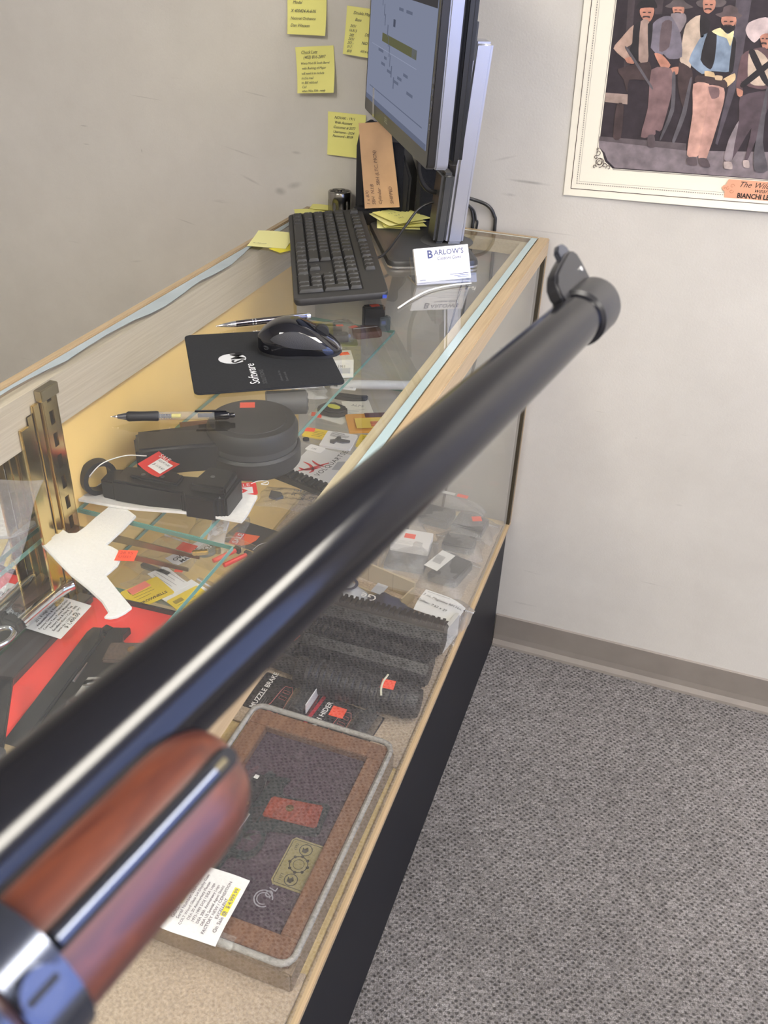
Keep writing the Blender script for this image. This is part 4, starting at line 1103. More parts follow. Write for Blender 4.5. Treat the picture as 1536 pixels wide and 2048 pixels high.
cd.matrix_world = Matrix.Translation((-.1045, -.3230, TOP + .0035)) @ Matrix.Rotation(R_(36), 4, 'Z') @ Matrix.Translation((0, .003, 0)) @ Matrix.Rotation(R_(66), 4, 'X') @ Matrix.Rotation(R_(2.0), 4, 'Z')
MB().span(-.0445, .0445, 0, .0505, -.0060, 0).obj('card_stack', mat('white_card', (.86, .85, .84), .5), cd, bevel=.0003)
blue_ink = mat('blue_ink', (.04, .05, .16), .5)
text('B', .0165, blue_ink, cd, (-.0240, .0350, .0003), bold=.03)
text("ARLOW'S", .0110, blue_ink, cd, (-.0125, .0385, .0003), spacing=1.05, bold=.012)
text('Custom Guns', .0070, blue_ink, cd, (-.009, .0310, .0003), shear=.3, bold=.01)
for k, (xx, yy, s, al) in enumerate(((.041, .0225, 'Gunsmithing - Sales - Repair', 'RIGHT'), (-.035, .018, 'Bluing   Stocks   Barrels', 'LEFT'), (.041, .0155, 'By appointment', 'RIGHT'), (.041, .0080, 'phone and address', 'RIGHT'), (.041, .0045, 'hours posted', 'RIGHT'))):
    pass
pale_ink = mat('pale_ink', (.45, .45, .52), .5)
for (x0_, x1_, y0_) in ((-.005, .041, .0240), (-.030, .041, .0205), (.005, .030, .0140), (.010, .041, .0075), (.016, .041, .0050), (.022, .041, .0025), (-.040, -.030, .0025)):
    MB().span(x0_, x1_, y0_, y0_ + .0009, .0001, .0003).obj('fine_print', pale_ink if y0_ > .01 else blue_ink, cd)
tie = MB().tube(spline([(-.134, -.462, TOP + .0018), (-.127, -.415, TOP + .0018), (-.116, -.372, TOP + .0018), (-.095, -.338, TOP + .0018), (-.066, -.311, TOP + .0018)], 8), .0016, 6, flat=.8)
tag(tie.obj('plastic_tie', mat('white_plastic', (.80, .79, .74), .4), smooth=True), 'bent white plastic tie lying in front of the card stand', 'cable tie')
# ================================================================ inside the counter
S1, SM_, DK = .7554, .6324, .3575
orange = mat('orange_price_sticker', (.95, .10, .045), .6)
red_tag = mat('red_sale_tag', (.72, .035, .03), .5)
white_paper = mat('white_paper', (.82, .81, .78), .6)
film = glass_mat('bag_film', (.985, .985, .985), .11, .10, 3.0, (.85, .85, .85), bump=.9)
blister = glass_mat('blister_plastic', (.98, .98, .98), .03, .06, 2.0)
gun_black = mat('parkerized_black', (.011, .011, .012), .45)
gun_steel = mat('blued_steel', (.02, .021, .025), .28, .6)
poly_black = mat('black_polymer', (.019, .019, .020), .5)
yellow_card = mat('yellow_card', (.80, .58, .03), .5)
grey_part = mat('grey_metal_part', (.16, .16, .165), .4, .6)
string_m = mat('white_string', (.78, .76, .72), .8)
black_ink = MATS['black_ink']
def sticker(parent, loc, rz=0, w=.018, h=.014, m=None):
    return MB().box(loc, (w, h, .0004), rz).obj('price_sticker', m or orange, parent)
def card(name, label, cat, loc, rz, w, h, m, group=None, t=.0006, r=.001):
    tt = thing(name, label, cat, loc, rz, group)
    MB().prism(rrect(w, h, r, 2), 0, t).obj('card', m, tt)
    return tt
def bag(name, label, loc, rz, w, l, h, seed, group='clear parts bags in the counter', m=None, zip_=True):
    t = thing(name, label, 'plastic bag', loc, rz, group)
    rnd = random.Random(seed)
    ph = [rnd.uniform(0, 6) for _ in range(6)]
    def fn(u, v):
        e = max(0, (1 - u * u) * (1 - v * v)) ** .5
        return h * e * (.75 + .25 * math.sin(3 * u + ph[0]) * math.cos(2.5 * v + ph[1])) + .0015 * e * math.sin(11 * u + 7 * v + ph[2]) + .001 * e * math.sin(17 * v - 9 * u + ph[3])
    n = 18
    top, bot = [], []
    for j in range(n + 1):
        a, b = [], []
        for i in range(n + 1):
            u, v = -1 + 2 * i / n, -1 + 2 * j / n
            ex, ey = .0025 * math.sin(5 * v + ph[4]), .0025 * math.sin(5 * u + ph[5])
            a.append((u * w / 2 + ex, v * l / 2 + ey, .0009 + max(0, fn(u, v)))); b.append((u * w / 2 + ex, v * l / 2 + ey, .0004))
        top.append(a); bot.append(b[::-1])
    q = MB().grid(top).grid(bot)
    q.obj('film', m or film, t, smooth=True)
    if zip_:
        MB().box((0, l / 2 - .008, .0022), (w * .96, .0022, .0014)).obj('zip_seam', mat('zip_white', (.7, .7, .7), .4), t)
    return t
def lines(parent, x, y, dx, n, dy, wmin, wmax, m, z, seed, vert=True, th=.0009):
    """rows of fine print too small to read"""
    rnd = random.Random(seed); q = MB()
    for k in range(n):
        w_ = rnd.uniform(wmin, wmax)
        if vert: q.add([(x + k * dx, y, z), (x + k * dx + th, y, z), (x + k * dx + th, y + w_, z), (x + k * dx, y + w_, z)], [(0, 1, 2, 3)])
        else: q.add([(x, y + k * dy, z), (x + w_, y + k * dy, z), (x + w_, y + k * dy + th, z), (x, y + k * dy + th, z)], [(0, 1, 2, 3)])
    return q.obj('fine_print', m, parent)

# ---- drum magazine on the upper shelf
drum = thing('drum_magazine', 'large black drum magazine with feed tower lying on the upper glass shelf', 'magazine', (-.303, -.600, S1), R_(216))
MB().lathe([(.066, 0), (.069, .004), (.069, .026), (.066, .030)], 56).obj('lower_shell', poly_black, drum, smooth=True, auto=35)
MB().lathe([(.064, .0302), (.064, .040)], 56).obj('band', mat('band_grey', (.05, .05, .052), .4), drum, smooth=True, auto=35)
MB().lathe([(.066, .0402), (.066, .058), (.062, .066), (.0615, .0665)], 56).obj('upper_shell', poly_black, drum, smooth=True, auto=35)
MB().lathe([(.050, .0667), (.049, .0676)], 48).obj('cover_plate', poly_black, drum, smooth=True, auto=35)
tw = [(.050, -.036), (.095, -.031), (.164, -.029), (.166, .029), (.095, .031), (.050, .036)]
MB().prism(tw, .006, .050).obj('feed_tower', poly_black, drum, bevel=.004, seg=3)
MB().prism([(.140, -.024), (.1675, -.020), (.1675, .020), (.140, .024)], .014, .044).obj('feed_lips', gun_steel, drum, bevel=.002)
sticker(drum, (.0, -.042, .0678), R_(170), .022, .017)

# ---- stripped receiver in white foam with a red sale tag
fo = MB().sheet(.225, .074, .004, 16, 6, lambda u, v: (0, 0, .001 + .006 * max(0, -v) ** 2 + .002 * math.sin(4 * u)))
fm = tag(fo.obj('foam_strip', mat('white_foam', (.74, .72, .68), .8, noise=.06, nscale=150), smooth=True), 'white foam strip under the stripped black receiver', 'foam')
fm.location = (-.355, -.752, S1); fm.rotation_euler = (0, 0, R_(10))
rc = thing('rifle_receiver', 'stripped black rifle receiver with ring end, red sale tag tied to it', 'gun part', (-.362, -.752, S1 + .004), R_(7))
lower = [(-.062, -.026), (.040, -.030), (.044, -.036), (.088, -.036), (.092, -.028), (.100, -.028), (.102, .028), (.060, .030), (.052, .016), (.022, .012), (.012, .020), (-.030, .020), (-.060, .014)]
MB().prism(lower, 0, .034).obj('lower_receiver', gun_black, rc, bevel=.0028, seg=2)
MB().prism([(.048, -.024), (.098, -.024), (.098, .024), (.056, .026)], .0342, .046).obj('magazine_well', gun_black, rc, bevel=.003)
MB().prism([(-.040, -.016), (.030, -.020), (.030, .004), (-.036, .008)], .0342, .040).obj('fire_control_wall', gun_black, rc, bevel=.002)
rg = MB()
N_ = 32
def ring_rows(R1, R2, t):
    out = []
    for (r, z) in ((R2, -t), (R1, -t), (R1, t), (R2, t), (R2, -t)):
        out.append([(z, r * math.cos(2 * PI * k / N_), r * math.sin(2 * PI * k / N_)) for k in range(N_ + 1)])
    return out
rg.grid(ring_rows(.025, .0180, .007))
rg.xform(Matrix.Translation((-.090, -.010, .0255)) @ Matrix.Rotation(R_(-32), 4, 'Z'))
rg.obj('buffer_ring', gun_black, rc, smooth=True, auto=40)
MB().prism([(-.080, -.022), (-.060, -.024), (-.060, .012), (-.080, .008)], 0, .030).obj('rear_web', gun_black, rc, bevel=.002)
for (x, y) in ((.004, -.008), (-.022, -.010), (.072, .0)):
    MB().lathe([(.003, .0343), (.003, .0466 if x > .05 else .0407)], 12, c=(x, y, 0)).obj('pin', grey_part, rc)
stg = MB().tube(spline([(-.095, -.020, .030), (-.088, -.030, .040), (-.078, -.012, .050), (-.055, .008, .054), (-.026, .012, .056)], 6), .0008, 6)
stg.obj('tie_string', string_m, rc, smooth=True)
tg = MB().sheet(.044, .036, .0005, 6, 4, lambda u, v: (0, 0, .004 * u * u))
t_ = tg.obj('sale_tag', red_tag, rc, smooth=True, loc=(-.005, .004, .0475), rot=(R_(8), R_(3), R_(-28)))
MB().box((.006, -.002, .0052), (.026, .022, .0003)).obj('price_patch', white_paper, t_)
text('SALE', .0095, white_paper, t_, (-.013, .0100, .0052))
text('RELM H38', .0050, dark_ink, t_, (-.006, .003, .0056), shear=.3, name='handwriting'); text('$ 119.95', .0060, dark_ink, t_, (-.005, -.007, .0056), shear=.3, name='handwriting')
# second sale tag at the front of the shelf
st2 = thing('sale_tag', 'red sale tag with white arrow lying at the shelf edge beside the receiver', 'tag', (-.278, -.6850, S1 + .0005), R_(32), 'red sale tags in the counter')
MB().prism(rrect(.038, .034, .004, 3), 0, .0006).obj('card', red_tag, st2)
MB().prism([(-.013, -.013), (.013, -.013), (.013, .004), (-.013, .004)], .0007, .0008).obj('price_patch', white_paper, st2)
MB().prism([(-.004, -.013), (.006, -.005), (-.004, .004), (-.001, -.005)], .0009, .0010).obj('arrow', red_tag, st2)
text('SALE', .0105, white_paper, st2, (-.012, .0065, .0009))
MB().tube(spline([(.012, .012, .001), (.024, .018, .001), (.036, .014, .001), (.034, .006, .001), (.026, .009, .001), (.034, .013, .001)], 6), .0006, 5).obj('tie_string', string_m, st2, smooth=True)

# ---- odds and ends at the far end of the upper shelf
t = card('instruction_card', 'tan instruction card under the near end of the keyboard, in the counter', 'card', (-.424, -.075, S1), R_(20), .06, .05, mat('tan_card', (.55, .40, .16), .6))
text('SIGHT MOUNT', .006, black_ink, t, (-.024, .012, .0008)); lines(t, -.024, -.014, 0, 4, .006, .03, .045, black_ink, .0008, 3, False, .0007)
t = thing('zip_pouch', 'black nylon pouch beside the silver pen, inside the counter', 'pouch', (-.405, -.105, S1), R_(15))
MB().rprism(rrect(.085, .034, .012, 4), 0, .016, .007).obj('pouch_body', mat('nylon_black', (.014, .013, .013), .8, bump=.4, nscale=400), t, smooth=True, auto=40)
MB().box((0, -.004, .0164), (.07, .002, .001)).obj('zipper', grey_part, t); sticker(t, (.038, .004, .0166), .4, .014, .010)
t = thing('blister_pack', 'clear domed blister pack with dark part, right of the mouse', 'package', (-.366, -.128, S1), R_(25))
MB().prism(rrect(.088, .060, .006, 3), 0, .0008).obj('backing_card', mat('olive_card', (.30, .32, .16), .6), t)
MB().rprism(rrect(.074, .046, .012, 4), .001, .024, .010).obj('dome', blister, t, smooth=True, auto=40)
MB().rprism(rrect(.056, .026, .008, 3), .0012, .015, .005).obj('part', gun_black, t, smooth=True, auto=40)
t = thing('leather_sleeve', 'brown leather sleeve at the far corner of the upper shelf', 'pouch', (-.322, -.075, S1), R_(40))
MB().rprism(rrect(.060, .042, .010, 4), 0, .014, .006).obj('leather', mat('brown_leather', (.12, .055, .03), .6, noise=.2, nscale=60), t, smooth=True, auto=40)
MB().box((.0, .0, .0142), (.05, .0015, .0004)).obj('stitch', string_m, t); sticker(t, (-.022, .010, .0144), .3, .018, .010)
bag('parts_bag', 'clear bag with white header in front of the monitor base, inside the counter', (-.370, -.075, S1 + .001), R_(50), .07, .10, .012, 5)
t = thing('fin_grip', 'black finned grip standing under the right rear corner of the keyboard', 'gun part', (-.315, -.048, S1), R_(30))
MB().prism([(-.020, -.008), (.020, -.008), (.024, .006), (.004, .016), (-.022, .010)], 0, .050).obj('grip_body', gun_black, t, bevel=.003); MB().prism([(.010, -.012), (.034, -.006), (.030, .004), (.012, .0)], .0, .030).obj('grip_foot', mat('grey_green_part', (.10, .12, .11), .4), t, bevel=.002); sticker(t, (.002, .002, .0503), .2, .018, .012)
t = thing('small_carton', 'small white carton with red sticker peeking out right of the mousepad', 'box', (-.297, -.262, S1), R_(28))
MB().span(-.018, .018, -.022, .022, 0, .034).obj('carton', mat('white_carton', (.74, .72, .64), .6), t, bevel=.0008)
MB().box((0, -.0222, .014), (.024, .0004, .010)).obj('label', mat('grey_label', (.45, .45, .44), .6), t)
text('1911', .007, black_ink, t, (-.010, -.0226, .020), rot=(R_(90), 0, 0)); sticker(t, (.004, .006, .0342), .2, .018, .012)
t = thing('suppressor_body', 'grey metal cylinder lying behind the drum magazine', 'gun part', (-.318, -.445, S1), R_(28))
MB().lathe([(.018, -.036), (.0195, -.034), (.0195, .028), (.018, .030), (.012, .031)], 28, 'X', (0, 0, .0197)).obj('cylinder', mat('dull_grey_metal', (.10, .10, .098), .5, .3), t, smooth=True, auto=35)
for k in range(5):
    a = 2 * PI * k / 5
    MB().lathe([(.0034, .0312), (.0034, .0318)], 10, 'X', (0, .0115 * math.cos(a), .0197 + .0115 * math.sin(a))).obj('port', MATS['bore_dark'], t)
t = bag('parts_bag', 'clear zip bag with white printed label behind the drum magazine', (-.335, -.372, S1 + .0005), R_(28), .10, .05, .016, 8)
MB().box((-.020, 0, .0165), (.05, .034, .0004)).obj('label', white_paper, t)
lines(t, -.042, -.012, 0, 5, .005, .02, .04, black_ink, .0169, 4, False, .0007)
t = card('leather_patch', 'brown leather holster patch behind the gel pen, under the counter glass', 'leather patch', (-.418, -.552, S1), R_(35), .062, .044, MATS['brown_leather'], t=.006)
MB().box((-.034, -.012, .0035), (.014, .04, .0006), R_(30)).obj('white_border', white_paper, t)

# ---- lower shelf, far half: cards and small parts
t = thing('shell_tube', 'long white tube package with yellow header marked 12', 'package', (-.318, -.040, SM_), R_(22))
MB().lathe([(.0085, -.07), (.0095, -.068), (.0095, .078), (.0085, .080)], 18, 'X', (0, -.018, .0100)).obj('tube', mat('frosty_white', (.66, .66, .62), .4), t, smooth=True, auto=35)
MB().box((0, .008, .0012), (.150, .026, .0020)).obj('backing_card', white_paper, t)
MB().box((.004, .012, .0026), (.142, .014, .0006)).obj('yellow_header', mat('acid_yellow', (.66, .68, .04), .5), t)
text('TRON', .012, black_ink, t, (-.040, .0075, .0031), bold=.03); text('12', .012, black_ink, t, (.040, .0075, .0031), bold=.03)
t = card('photo_card', 'white-bordered card with grey window beside the mousepad corner', 'card', (-.366, -.068, SM_ + .0045), R_(10), .052, .046, white_paper, t=.002)
MB().box((0, 0, .0022), (.040, .033, .0004)).obj('grey_print', mat('grey_print', (.16, .16, .16), .5), t)
t = thing('trigger_part', 'dark curved steel part in front of the white tube', 'gun part', (-.335, -.120, SM_), R_(10))
MB().prism([(-.032, -.006), (.004, -.010), (.034, -.002), (.036, .010), (.018, .006), (-.008, .008), (-.030, .008)], 0, .010).obj('steel', mat('dark_steel', (.06, .06, .062), .3, .7), t, bevel=.002)
t = card('parts_card', 'cream instruction card printed in grey, left of the orange pouch', 'card', (-.302, -.158, SM_), R_(30), .055, .085, mat('cream_card', (.70, .68, .58), .6))
text('ALPS', .012, mat('card_grey', (.2, .2, .2), .5), t, (-.012, .02, .0008), rz=R_(-20)); lines(t, -.02, -.035, 0, 6, .007, .02, .038, MATS['card_grey'], .0008, 6, False)
t = thing('pocket_tool', 'black folding tool with yellow oval badge on a white card', 'tool', (-.342, -.190, SM_), R_(-10))
MB().prism(rrect(.078, .062, .004, 3), 0, .0007).obj('backing_card', mat('cream_card2', (.66, .66, .58), .6), t)
MB().prism([(-.030, -.012), (-.018, -.022), (.006, -.020), (.022, -.012), (.030, .004), (.020, .018), (-.008, .022), (-.026, .010)], .001, .014).obj('tool_body', gun_black, t, bevel=.003)
MB().prism(ellipse(.014, .008, 20, 0, .002), .0141, .0148).obj('badge', mat('yellow_badge', (.55, .55, .05), .4), t)
for k in range(2): sticker(t, (-.030 + .014 * k, -.024, .0009 + .0), .5, .008, .016)
t = thing('orange_pouch', 'orange and yellow printed packet beside the front rail', 'package', (-.262, -.205, SM_), R_(28))
MB().sheet(.085, .072, .004, 10, 8, lambda u, v: (0, 0, .001 + .004 * (1 - u * u) * (1 - v * v))).obj('packet', mat('orange_packet', (.75, .36, .05), .45), t, smooth=True)
MB().box((.002, -.012, .0098), (.060, .040, .0005)).obj('yellow_label', mat('yellow_label', (.80, .58, .08), .5), t)
MB().box((.018, -.018, .0104), (.036, .020, .0005)).obj('barcode_patch', mat('red_stripes', (.62, .18, .06), .5, noise=.6, nscale=8, stretch=(.2, 60, 1)), t)
MB().box((.016, .022, .0085), (.044, .018, .0006)).obj('dark_window', mat('maroon_part', (.10, .03, .03), .4), t)
t = thing('yellow_packet', 'yellow header packet with orange sticker next to the shelf edge', 'package', (-.338, -.282, SM_), R_(2), 'yellow packets on the lower shelf')
MB().prism(rrect(.046, .034, .002, 2), 0, .003).obj('header', yellow_card, t); lines(t, -.006, -.012, 0, 4, .006, .012, .024, black_ink, .0034, 11, False)
sticker(t, (-.016, .008, .0034), .2); MB().prism(rrect(.060, .022, .004, 2, .004, -.028), 0, .0016).obj('part_bag', film, t)
MB().lathe([(.006, .001), (.006, .004)], 14, c=(-.010, -.028, 0)).obj('spring_part', gun_black, t)
t = thing('white_packet', 'white header packet printed with a small black pistol frame', 'package', (-.290, -.292, SM_), R_(6))
MB().prism(rrect(.058, .058, .003, 2), 0, .004).obj('header', white_paper, t); lines(t, -.020, .010, 0, 5, .0036, .024, .040, black_ink, .0043, 12, False, .0012)
MB().prism([(-.012, -.016), (-.004, -.018), (-.002, -.010), (.010, -.012), (.022, -.006), (.022, -.001), (.004, .001), (.002, .008), (-.004, .008), (-.006, -.004), (-.014, -.008)], .0042, .007).obj('pistol_frame', grey_part, t)
t = thing('yellow_packet', 'yellow header packet against the front rail, right of the white packet', 'package', (-.236, -.272, SM_), R_(8), 'yellow packets on the lower shelf')
MB().prism(rrect(.046, .044, .002, 2), 0, .003).obj('header', yellow_card, t); lines(t, -.016, -.012, 0, 5, .006, .016, .03, black_ink, .0034, 13, False)
t = card('brand_card', 'white product card with red pitchfork logo, lying by the front rail', 'card', (-.283, -.381, SM_), R_(-3), .098, .105, mat('pale_grey_card', (.66, .65, .62), .4))
red_ink = mat('red_ink', (.62, .03, .03), .5)
text('VOLQUARTSEN', .0145, black_ink, t, (.010, -.040, .0009), rz=R_(84), spacing=1.15)
q = MB()
def stroke(pts, w0):
    P = [Vector((p[0], p[1], 0)) for p in spline([(x, y, 0) for x, y in pts], 5)]
    L_, R2 = [], []
    for i, p in enumerate(P):
        d = (P[min(i + 1, len(P) - 1)] - P[max(i - 1, 0)]).normalized(); n = Vector((-d.y, d.x, 0)); w_ = w0 * math.sin(PI * (i + .6) / (len(P) + .2)) + .0006
        L_.append(tuple(p + n * w_)[:2] + (.0010,)); R2.append(tuple(p - n * w_)[:2] + (.0010,))
    q.grid([R2, L_])
stroke([(-.036, -.006), (-.020, -.012), (-.008, -.026), (-.010, -.036)], .0022)
stroke([(-.034, -.028), (-.022, -.030), (-.010, -.022), (.0, -.010)], .0022)
stroke([(-.030, -.038), (-.012, -.018), (.006, .010)], .0022)
stroke([(-.024, .004), (-.010, -.004), (.004, -.006)], .0018)
q.obj('logo', red_ink, t)
MB().prism([(.018, .020), (.045, .035), (.045, .0), (.02, -.01)], .0008, .0009).obj('grey_print', mat('grey_photo', (.36, .36, .36), .5), t)
t = card('price_tag', 'small white hang tag on top of the pitchfork logo card', 'tag', (-.318, -.335, SM_ + .0012), R_(-8), .032, .022, white_paper, r=.003)
text('125.', .007, dark_ink, t, (-.008, -.004, .0008), shear=.3, name='handwriting')
t = thing('toothed_rail', 'short black toothed rail section lying across the lower shelf', 'gun part', (-.296, -.455, SM_), R_(-14))
MB().span(-.066, .066, -.013, .013, 0, .012).obj('rail_body', gun_black, t, bevel=.001)
q = MB()
for k in range(13): q.span(-.064 + .010 * k, -.059 + .010 * k, -.0105, .0105, .0121, .016)
q.obj('rail_teeth', gun_black, t)
t = bag('parts_bag', 'small clear zip bag with handwritten name on the lower shelf', (-.288, -.506, SM_), R_(-82), .062, .105, .006, 15)
for k, s in enumerate(('TROY', 'AWM', '2.1c')):
    text(s, .012, dark_ink, t, (-.020, .030 - .015 * k, .0085), rz=0, name='handwriting', shear=.1)
MB().prism([(-.012, -.038), (.008, -.036), (.012, -.022), (.002, -.012), (-.010, -.020)], .001, .006).obj('part', grey_part, t, bevel=.001)
t = card('hang_card', 'dark grey product card with sale tag at the near end of the lower shelf', 'card', (-.285, -.628, SM_), R_(-6), .105, .062, mat('charcoal_card', (.045, .042, .042), .5))
MB().prism(ellipse(.013, .011, 20, .032, -.004), .0007, .0012).obj('olive_badge', mat('olive_badge', (.28, .27, .06), .5), t)
MB().tube(spline([(.006, -.030, .0012), (.008, -.012, .0012), (.020, .004, .0012), (.024, .016, .0012), (.05, .02, .0012)], 5), .0005, 5).obj('tie_string', string_m, t)
st3 = thing('sale_tag', 'orange-red quarter-round sale tag reading SALE on the dark card', 'tag', (-.308, -.640, SM_ + .0014), R_(4), 'red sale tags in the counter')
MB().prism([(-.017, -.016), (.004, -.016), (.014, -.009), (.020, .004), (.021, .016), (-.017, .014)], 0, .0006).obj('card', mat('sale_orange', (.85, .14, .045), .5), st3)
MB().prism([(-.017, -.016), (-.001, -.016), (-.001, .0148), (-.017, .014)], .0007, .0009).obj('red_half', red_tag, st3)
text('SALE', .0125, white_paper, st3, (-.004, -.014, .0011), rz=R_(88), bold=.02)
MB().tube(spline([(-.012, .0, .0012), (-.022, -.002, .0012), (-.030, -.010, .0012)], 5), .0005, 5).obj('tie_string', string_m, st3)
t = bag('parts_bag', 'clear bag with white lining behind the sale card', (-.350, -.640, SM_), R_(20), .085, .10, .012, 17)
MB().sheet(.026, .062, .006, 4, 8, lambda u, v: (0, 0, .001 + .003 * math.cos(2 * v))).obj('white_part', white_paper, t, smooth=True)
t = thing('brass_bushing', 'small grey disc on a brass pin at the shelf corner', 'gun part', (-.345, -.688, SM_), R_(30))
MB().lathe([(.016, .001), (.017, .004), (.016, .007)], 26).obj('disc', mat('grey_disc', (.20, .20, .17), .5), t, smooth=True, auto=40)
MB().lathe([(.004, .0072), (.004, .018)], 14, c=(.018, -.006, -.006)).obj('pin', brass, t)
t = bag('parts_bag', 'flat clear zip bag holding a catch kit with black lettered label', (-.388, -.722, SM_), R_(-8), .085, .10, .005, 19)
MB().box((.024, .018, .0072), (.026, .066, .0006), R_(-14)).obj('label', white_paper, t)
text('OVERSIZE', .010, black_ink, t, (.020, -.010, .0078), rz=R_(76), bold=.02); text('MAG CATCH', .010, black_ink, t, (.031, -.008, .0078), rz=R_(76), bold=.02)
MB().prism(rrect(.05, .008, .002, 2, .006, -.036), .001, .006).obj('spring_bar', mat('olive_steel', (.10, .095, .07), .5), t)
sticker(t, (.014, .026, .0080), .1, .026, .020); sticker(t, (.038, -.022, .0078), .4, .012, .014)
t = thing('blister_pack', 'clear clamshell with two red plastic sight inserts under the shelf edge', 'package', (-.302, -.694, SM_), R_(-12))
MB().rprism(rrect(.086, .072, .010, 4), 0, .018, .006).obj('shell', blister, t, smooth=True, auto=40)
for k in (-1, 1):
    MB().tube([(k * .010 - .004, -.020, .006), (k * .010 + .006, .018, .006)], .0036, 10).obj('red_insert', mat('red_plastic', (.80, .05, .03), .35), t)
    MB().box((k * .010 + .007, .021, .006), (.010, .006, .009)).obj('steel_end', gun_black, t)
for sx in (-1, 1):
    MB().tube([(sx * .040, -.030, .0165), (sx * .040, .032, .0165)], .0022, 8).obj('shell_rib', blister, t, smooth=True)
def brown_tag(label, loc, rz, w=.050, h=.044):
    t = thing('yellow_parts_tag', label, 'tag', loc, rz, 'yellow parts tags on the lower shelf')
    MB().prism(rrect(w, h, .003, 3), 0, .001).obj('card', yellow_card, t)
    text('BROWNELLS', .0072, black_ink, t, (-.020, -.018, .0012), bold=.02)
    lines(t, -.020, -.006, 0, 3, .006, .02, .036, black_ink, .0012, 21, False, .0006)
    q = MB()
    for k in range(9): q.add([(-.020 + .0016 * k, .010, .0012), (-.0192 + .0016 * k, .010, .0012), (-.0192 + .0016 * k, .018, .0012), (-.020 + .0016 * k, .018, .0012)], [(0, 1, 2, 3)])
    q.obj('barcode', black_ink, t)
    return t
t = brown_tag('yellow parts tag with pink price sticker beside the white pistol cutout', (-.367, -.812, SM_ + .0065), R_(62), .058, .048)
sticker(t, (-.004, .016, .0013), .1, .030, .014, mat('pink_sticker', (.90, .22, .16), .6))
brown_tag('yellow parts tag partly hidden by the rifle barrel', (-.300, -.806, SM_ + .0065), R_(66), .052, .050)
t = bag('parts_bag', 'clear bag with white slip under the first yellow tag', (-.352, -.788, SM_), R_(-20), .11, .07, .004, 23)
MB().box((-.010, .012, .0058), (.060, .030, .0004), R_(-6)).obj('slip', white_paper, t); lines(t, -.034, .004, 0, 4, .006, .03, .046, MATS['card_grey'], .0062, 24, False, .0006)
t = bag('parts_bag', 'clear bag with white foam under the second yellow tag', (-.296, -.800, SM_), R_(-20), .085, .085, .004, 25)
MB().box((-.010, -.002, .0050), (.066, .056, .0006)).obj('foam', white_paper, t)

# ---- near half of the lower shelf: pistol in its red box
def pistol(t, slide_m, frame_m, grip_m, medal_m, engraved=None, z0=0.0, light=None):
    """1911 pattern pistol lying on its side: muzzle +x, grip +y"""
    MB().prism([(-.092, -.004), (-.090, -.016), (-.080, -.0185), (.118, -.0185), (.122, -.014), (.122, .004), (-.070, .004)], z0, z0 + .022).obj('slide', slide_m, t, bevel=.002)
    MB().prism([(-.098, .006), (-.090, .0042), (.090, .0042), (.098, .010), (.096, .016), (.030, .018), (.026, .040), (.012, .046), (-.006, .046), (-.016, .040), (-.022, .040), (-.042, .100), (-.090, .092), (-.074, .030), (-.100, .018)], z0 + .003, z0 + .020).obj('frame', frame_m, t, bevel=.0025)
    gd = MB().prism([(-.010, .020), (.020, .020), (.018, .036), (.008, .041), (-.006, .041), (-.014, .034)], z0 + .0195, z0 + .0206)
    gd.obj('guard_opening', light or mat('box_shadow', (.30, .28, .25), .7), t)
    MB().prism([(-.004, .021), (.004, .021), (.002, .034), (-.004, .020), (-.010, .034)], z0 + .0207, z0 + .0222).obj('trigger', mat('trigger_steel', (.25, .25, .25), .3, .8), t)
    MB().prism([(-.034, .024), (-.066, .020), (-.082, .086), (-.048, .094)], z0 + .0202, z0 + .0268).obj('grip_panel', grip_m, t, bevel=.002)
    MB().lathe([(.0052, z0 + .0269), (.0052, z0 + .0276), (.0030, z0 + .0280)], 20, c=(-.0590, .0500, 0)).obj('medallion', medal_m, t, smooth=True, auto=40)
    MB().prism([(-.104, -.006), (-.090, -.010), (-.088, .002), (-.100, .006)], z0 + .006, z0 + .016).obj('hammer', frame_m, t, bevel=.0015)
    MB().prism([(-.100, .014), (-.084, .010), (-.080, .022), (-.104, .026)], z0 + .005, z0 + .018).obj('beavertail', frame_m, t, bevel=.0015)
    MB().span(-.086, -.076, -.0215, -.0186, z0 + .007, z0 + .015).obj('rear_sight', frame_m, t)
    MB().span(.108, .116, -.0210, -.0186, z0 + .009, z0 + .013).obj('front_sight', frame_m, t)
    MB().tube([(-.030, .008, z0 + .0212), (.002, .0085, z0 + .0214)], .0016, 8).obj('slide_stop', chrome, t)
rb = thing('pistol_box', 'open red-lined pistol box under the shelf glass', 'box', (-.345, -.980, SM_), R_(-87.5))
cw, cl = .150, .255
sh = MB()
sh.span(-cl / 2 - .006, cl / 2 + .006, -cw / 2 - .006, cw / 2 + .006, 0, .004)
sh.span(-cl / 2 - .006, cl / 2 + .006, -cw / 2 - .006, -cw / 2 - .003, .004, .020).span(-cl / 2 - .006, cl / 2 + .006, cw / 2 + .003, cw / 2 + .006, .004, .020).span(-cl / 2 - .006, -cl / 2 - .003, -cw / 2 - .003, cw / 2 + .003, .004, .020).span(cl / 2 + .003, cl / 2 + .006, -cw / 2 - .003, cw / 2 + .003, .004, .020)
sh.obj('tray', mat('dark_box_board', (.03, .026, .026), .5), rb, bevel=.0008)
MB().span(-cl / 2 - .0028, cl / 2 + .0028, -cw / 2 - .0028, cw / 2 + .0028, .0042, .012).obj('red_liner', mat('red_liner', (.80, .045, .035), .6), rb)
ps = thing('pistol', 'black semi-automatic pistol with brown grip and gold medallion in the red box', 'pistol', (-.345, -.980, SM_ + .0125), R_(-83))
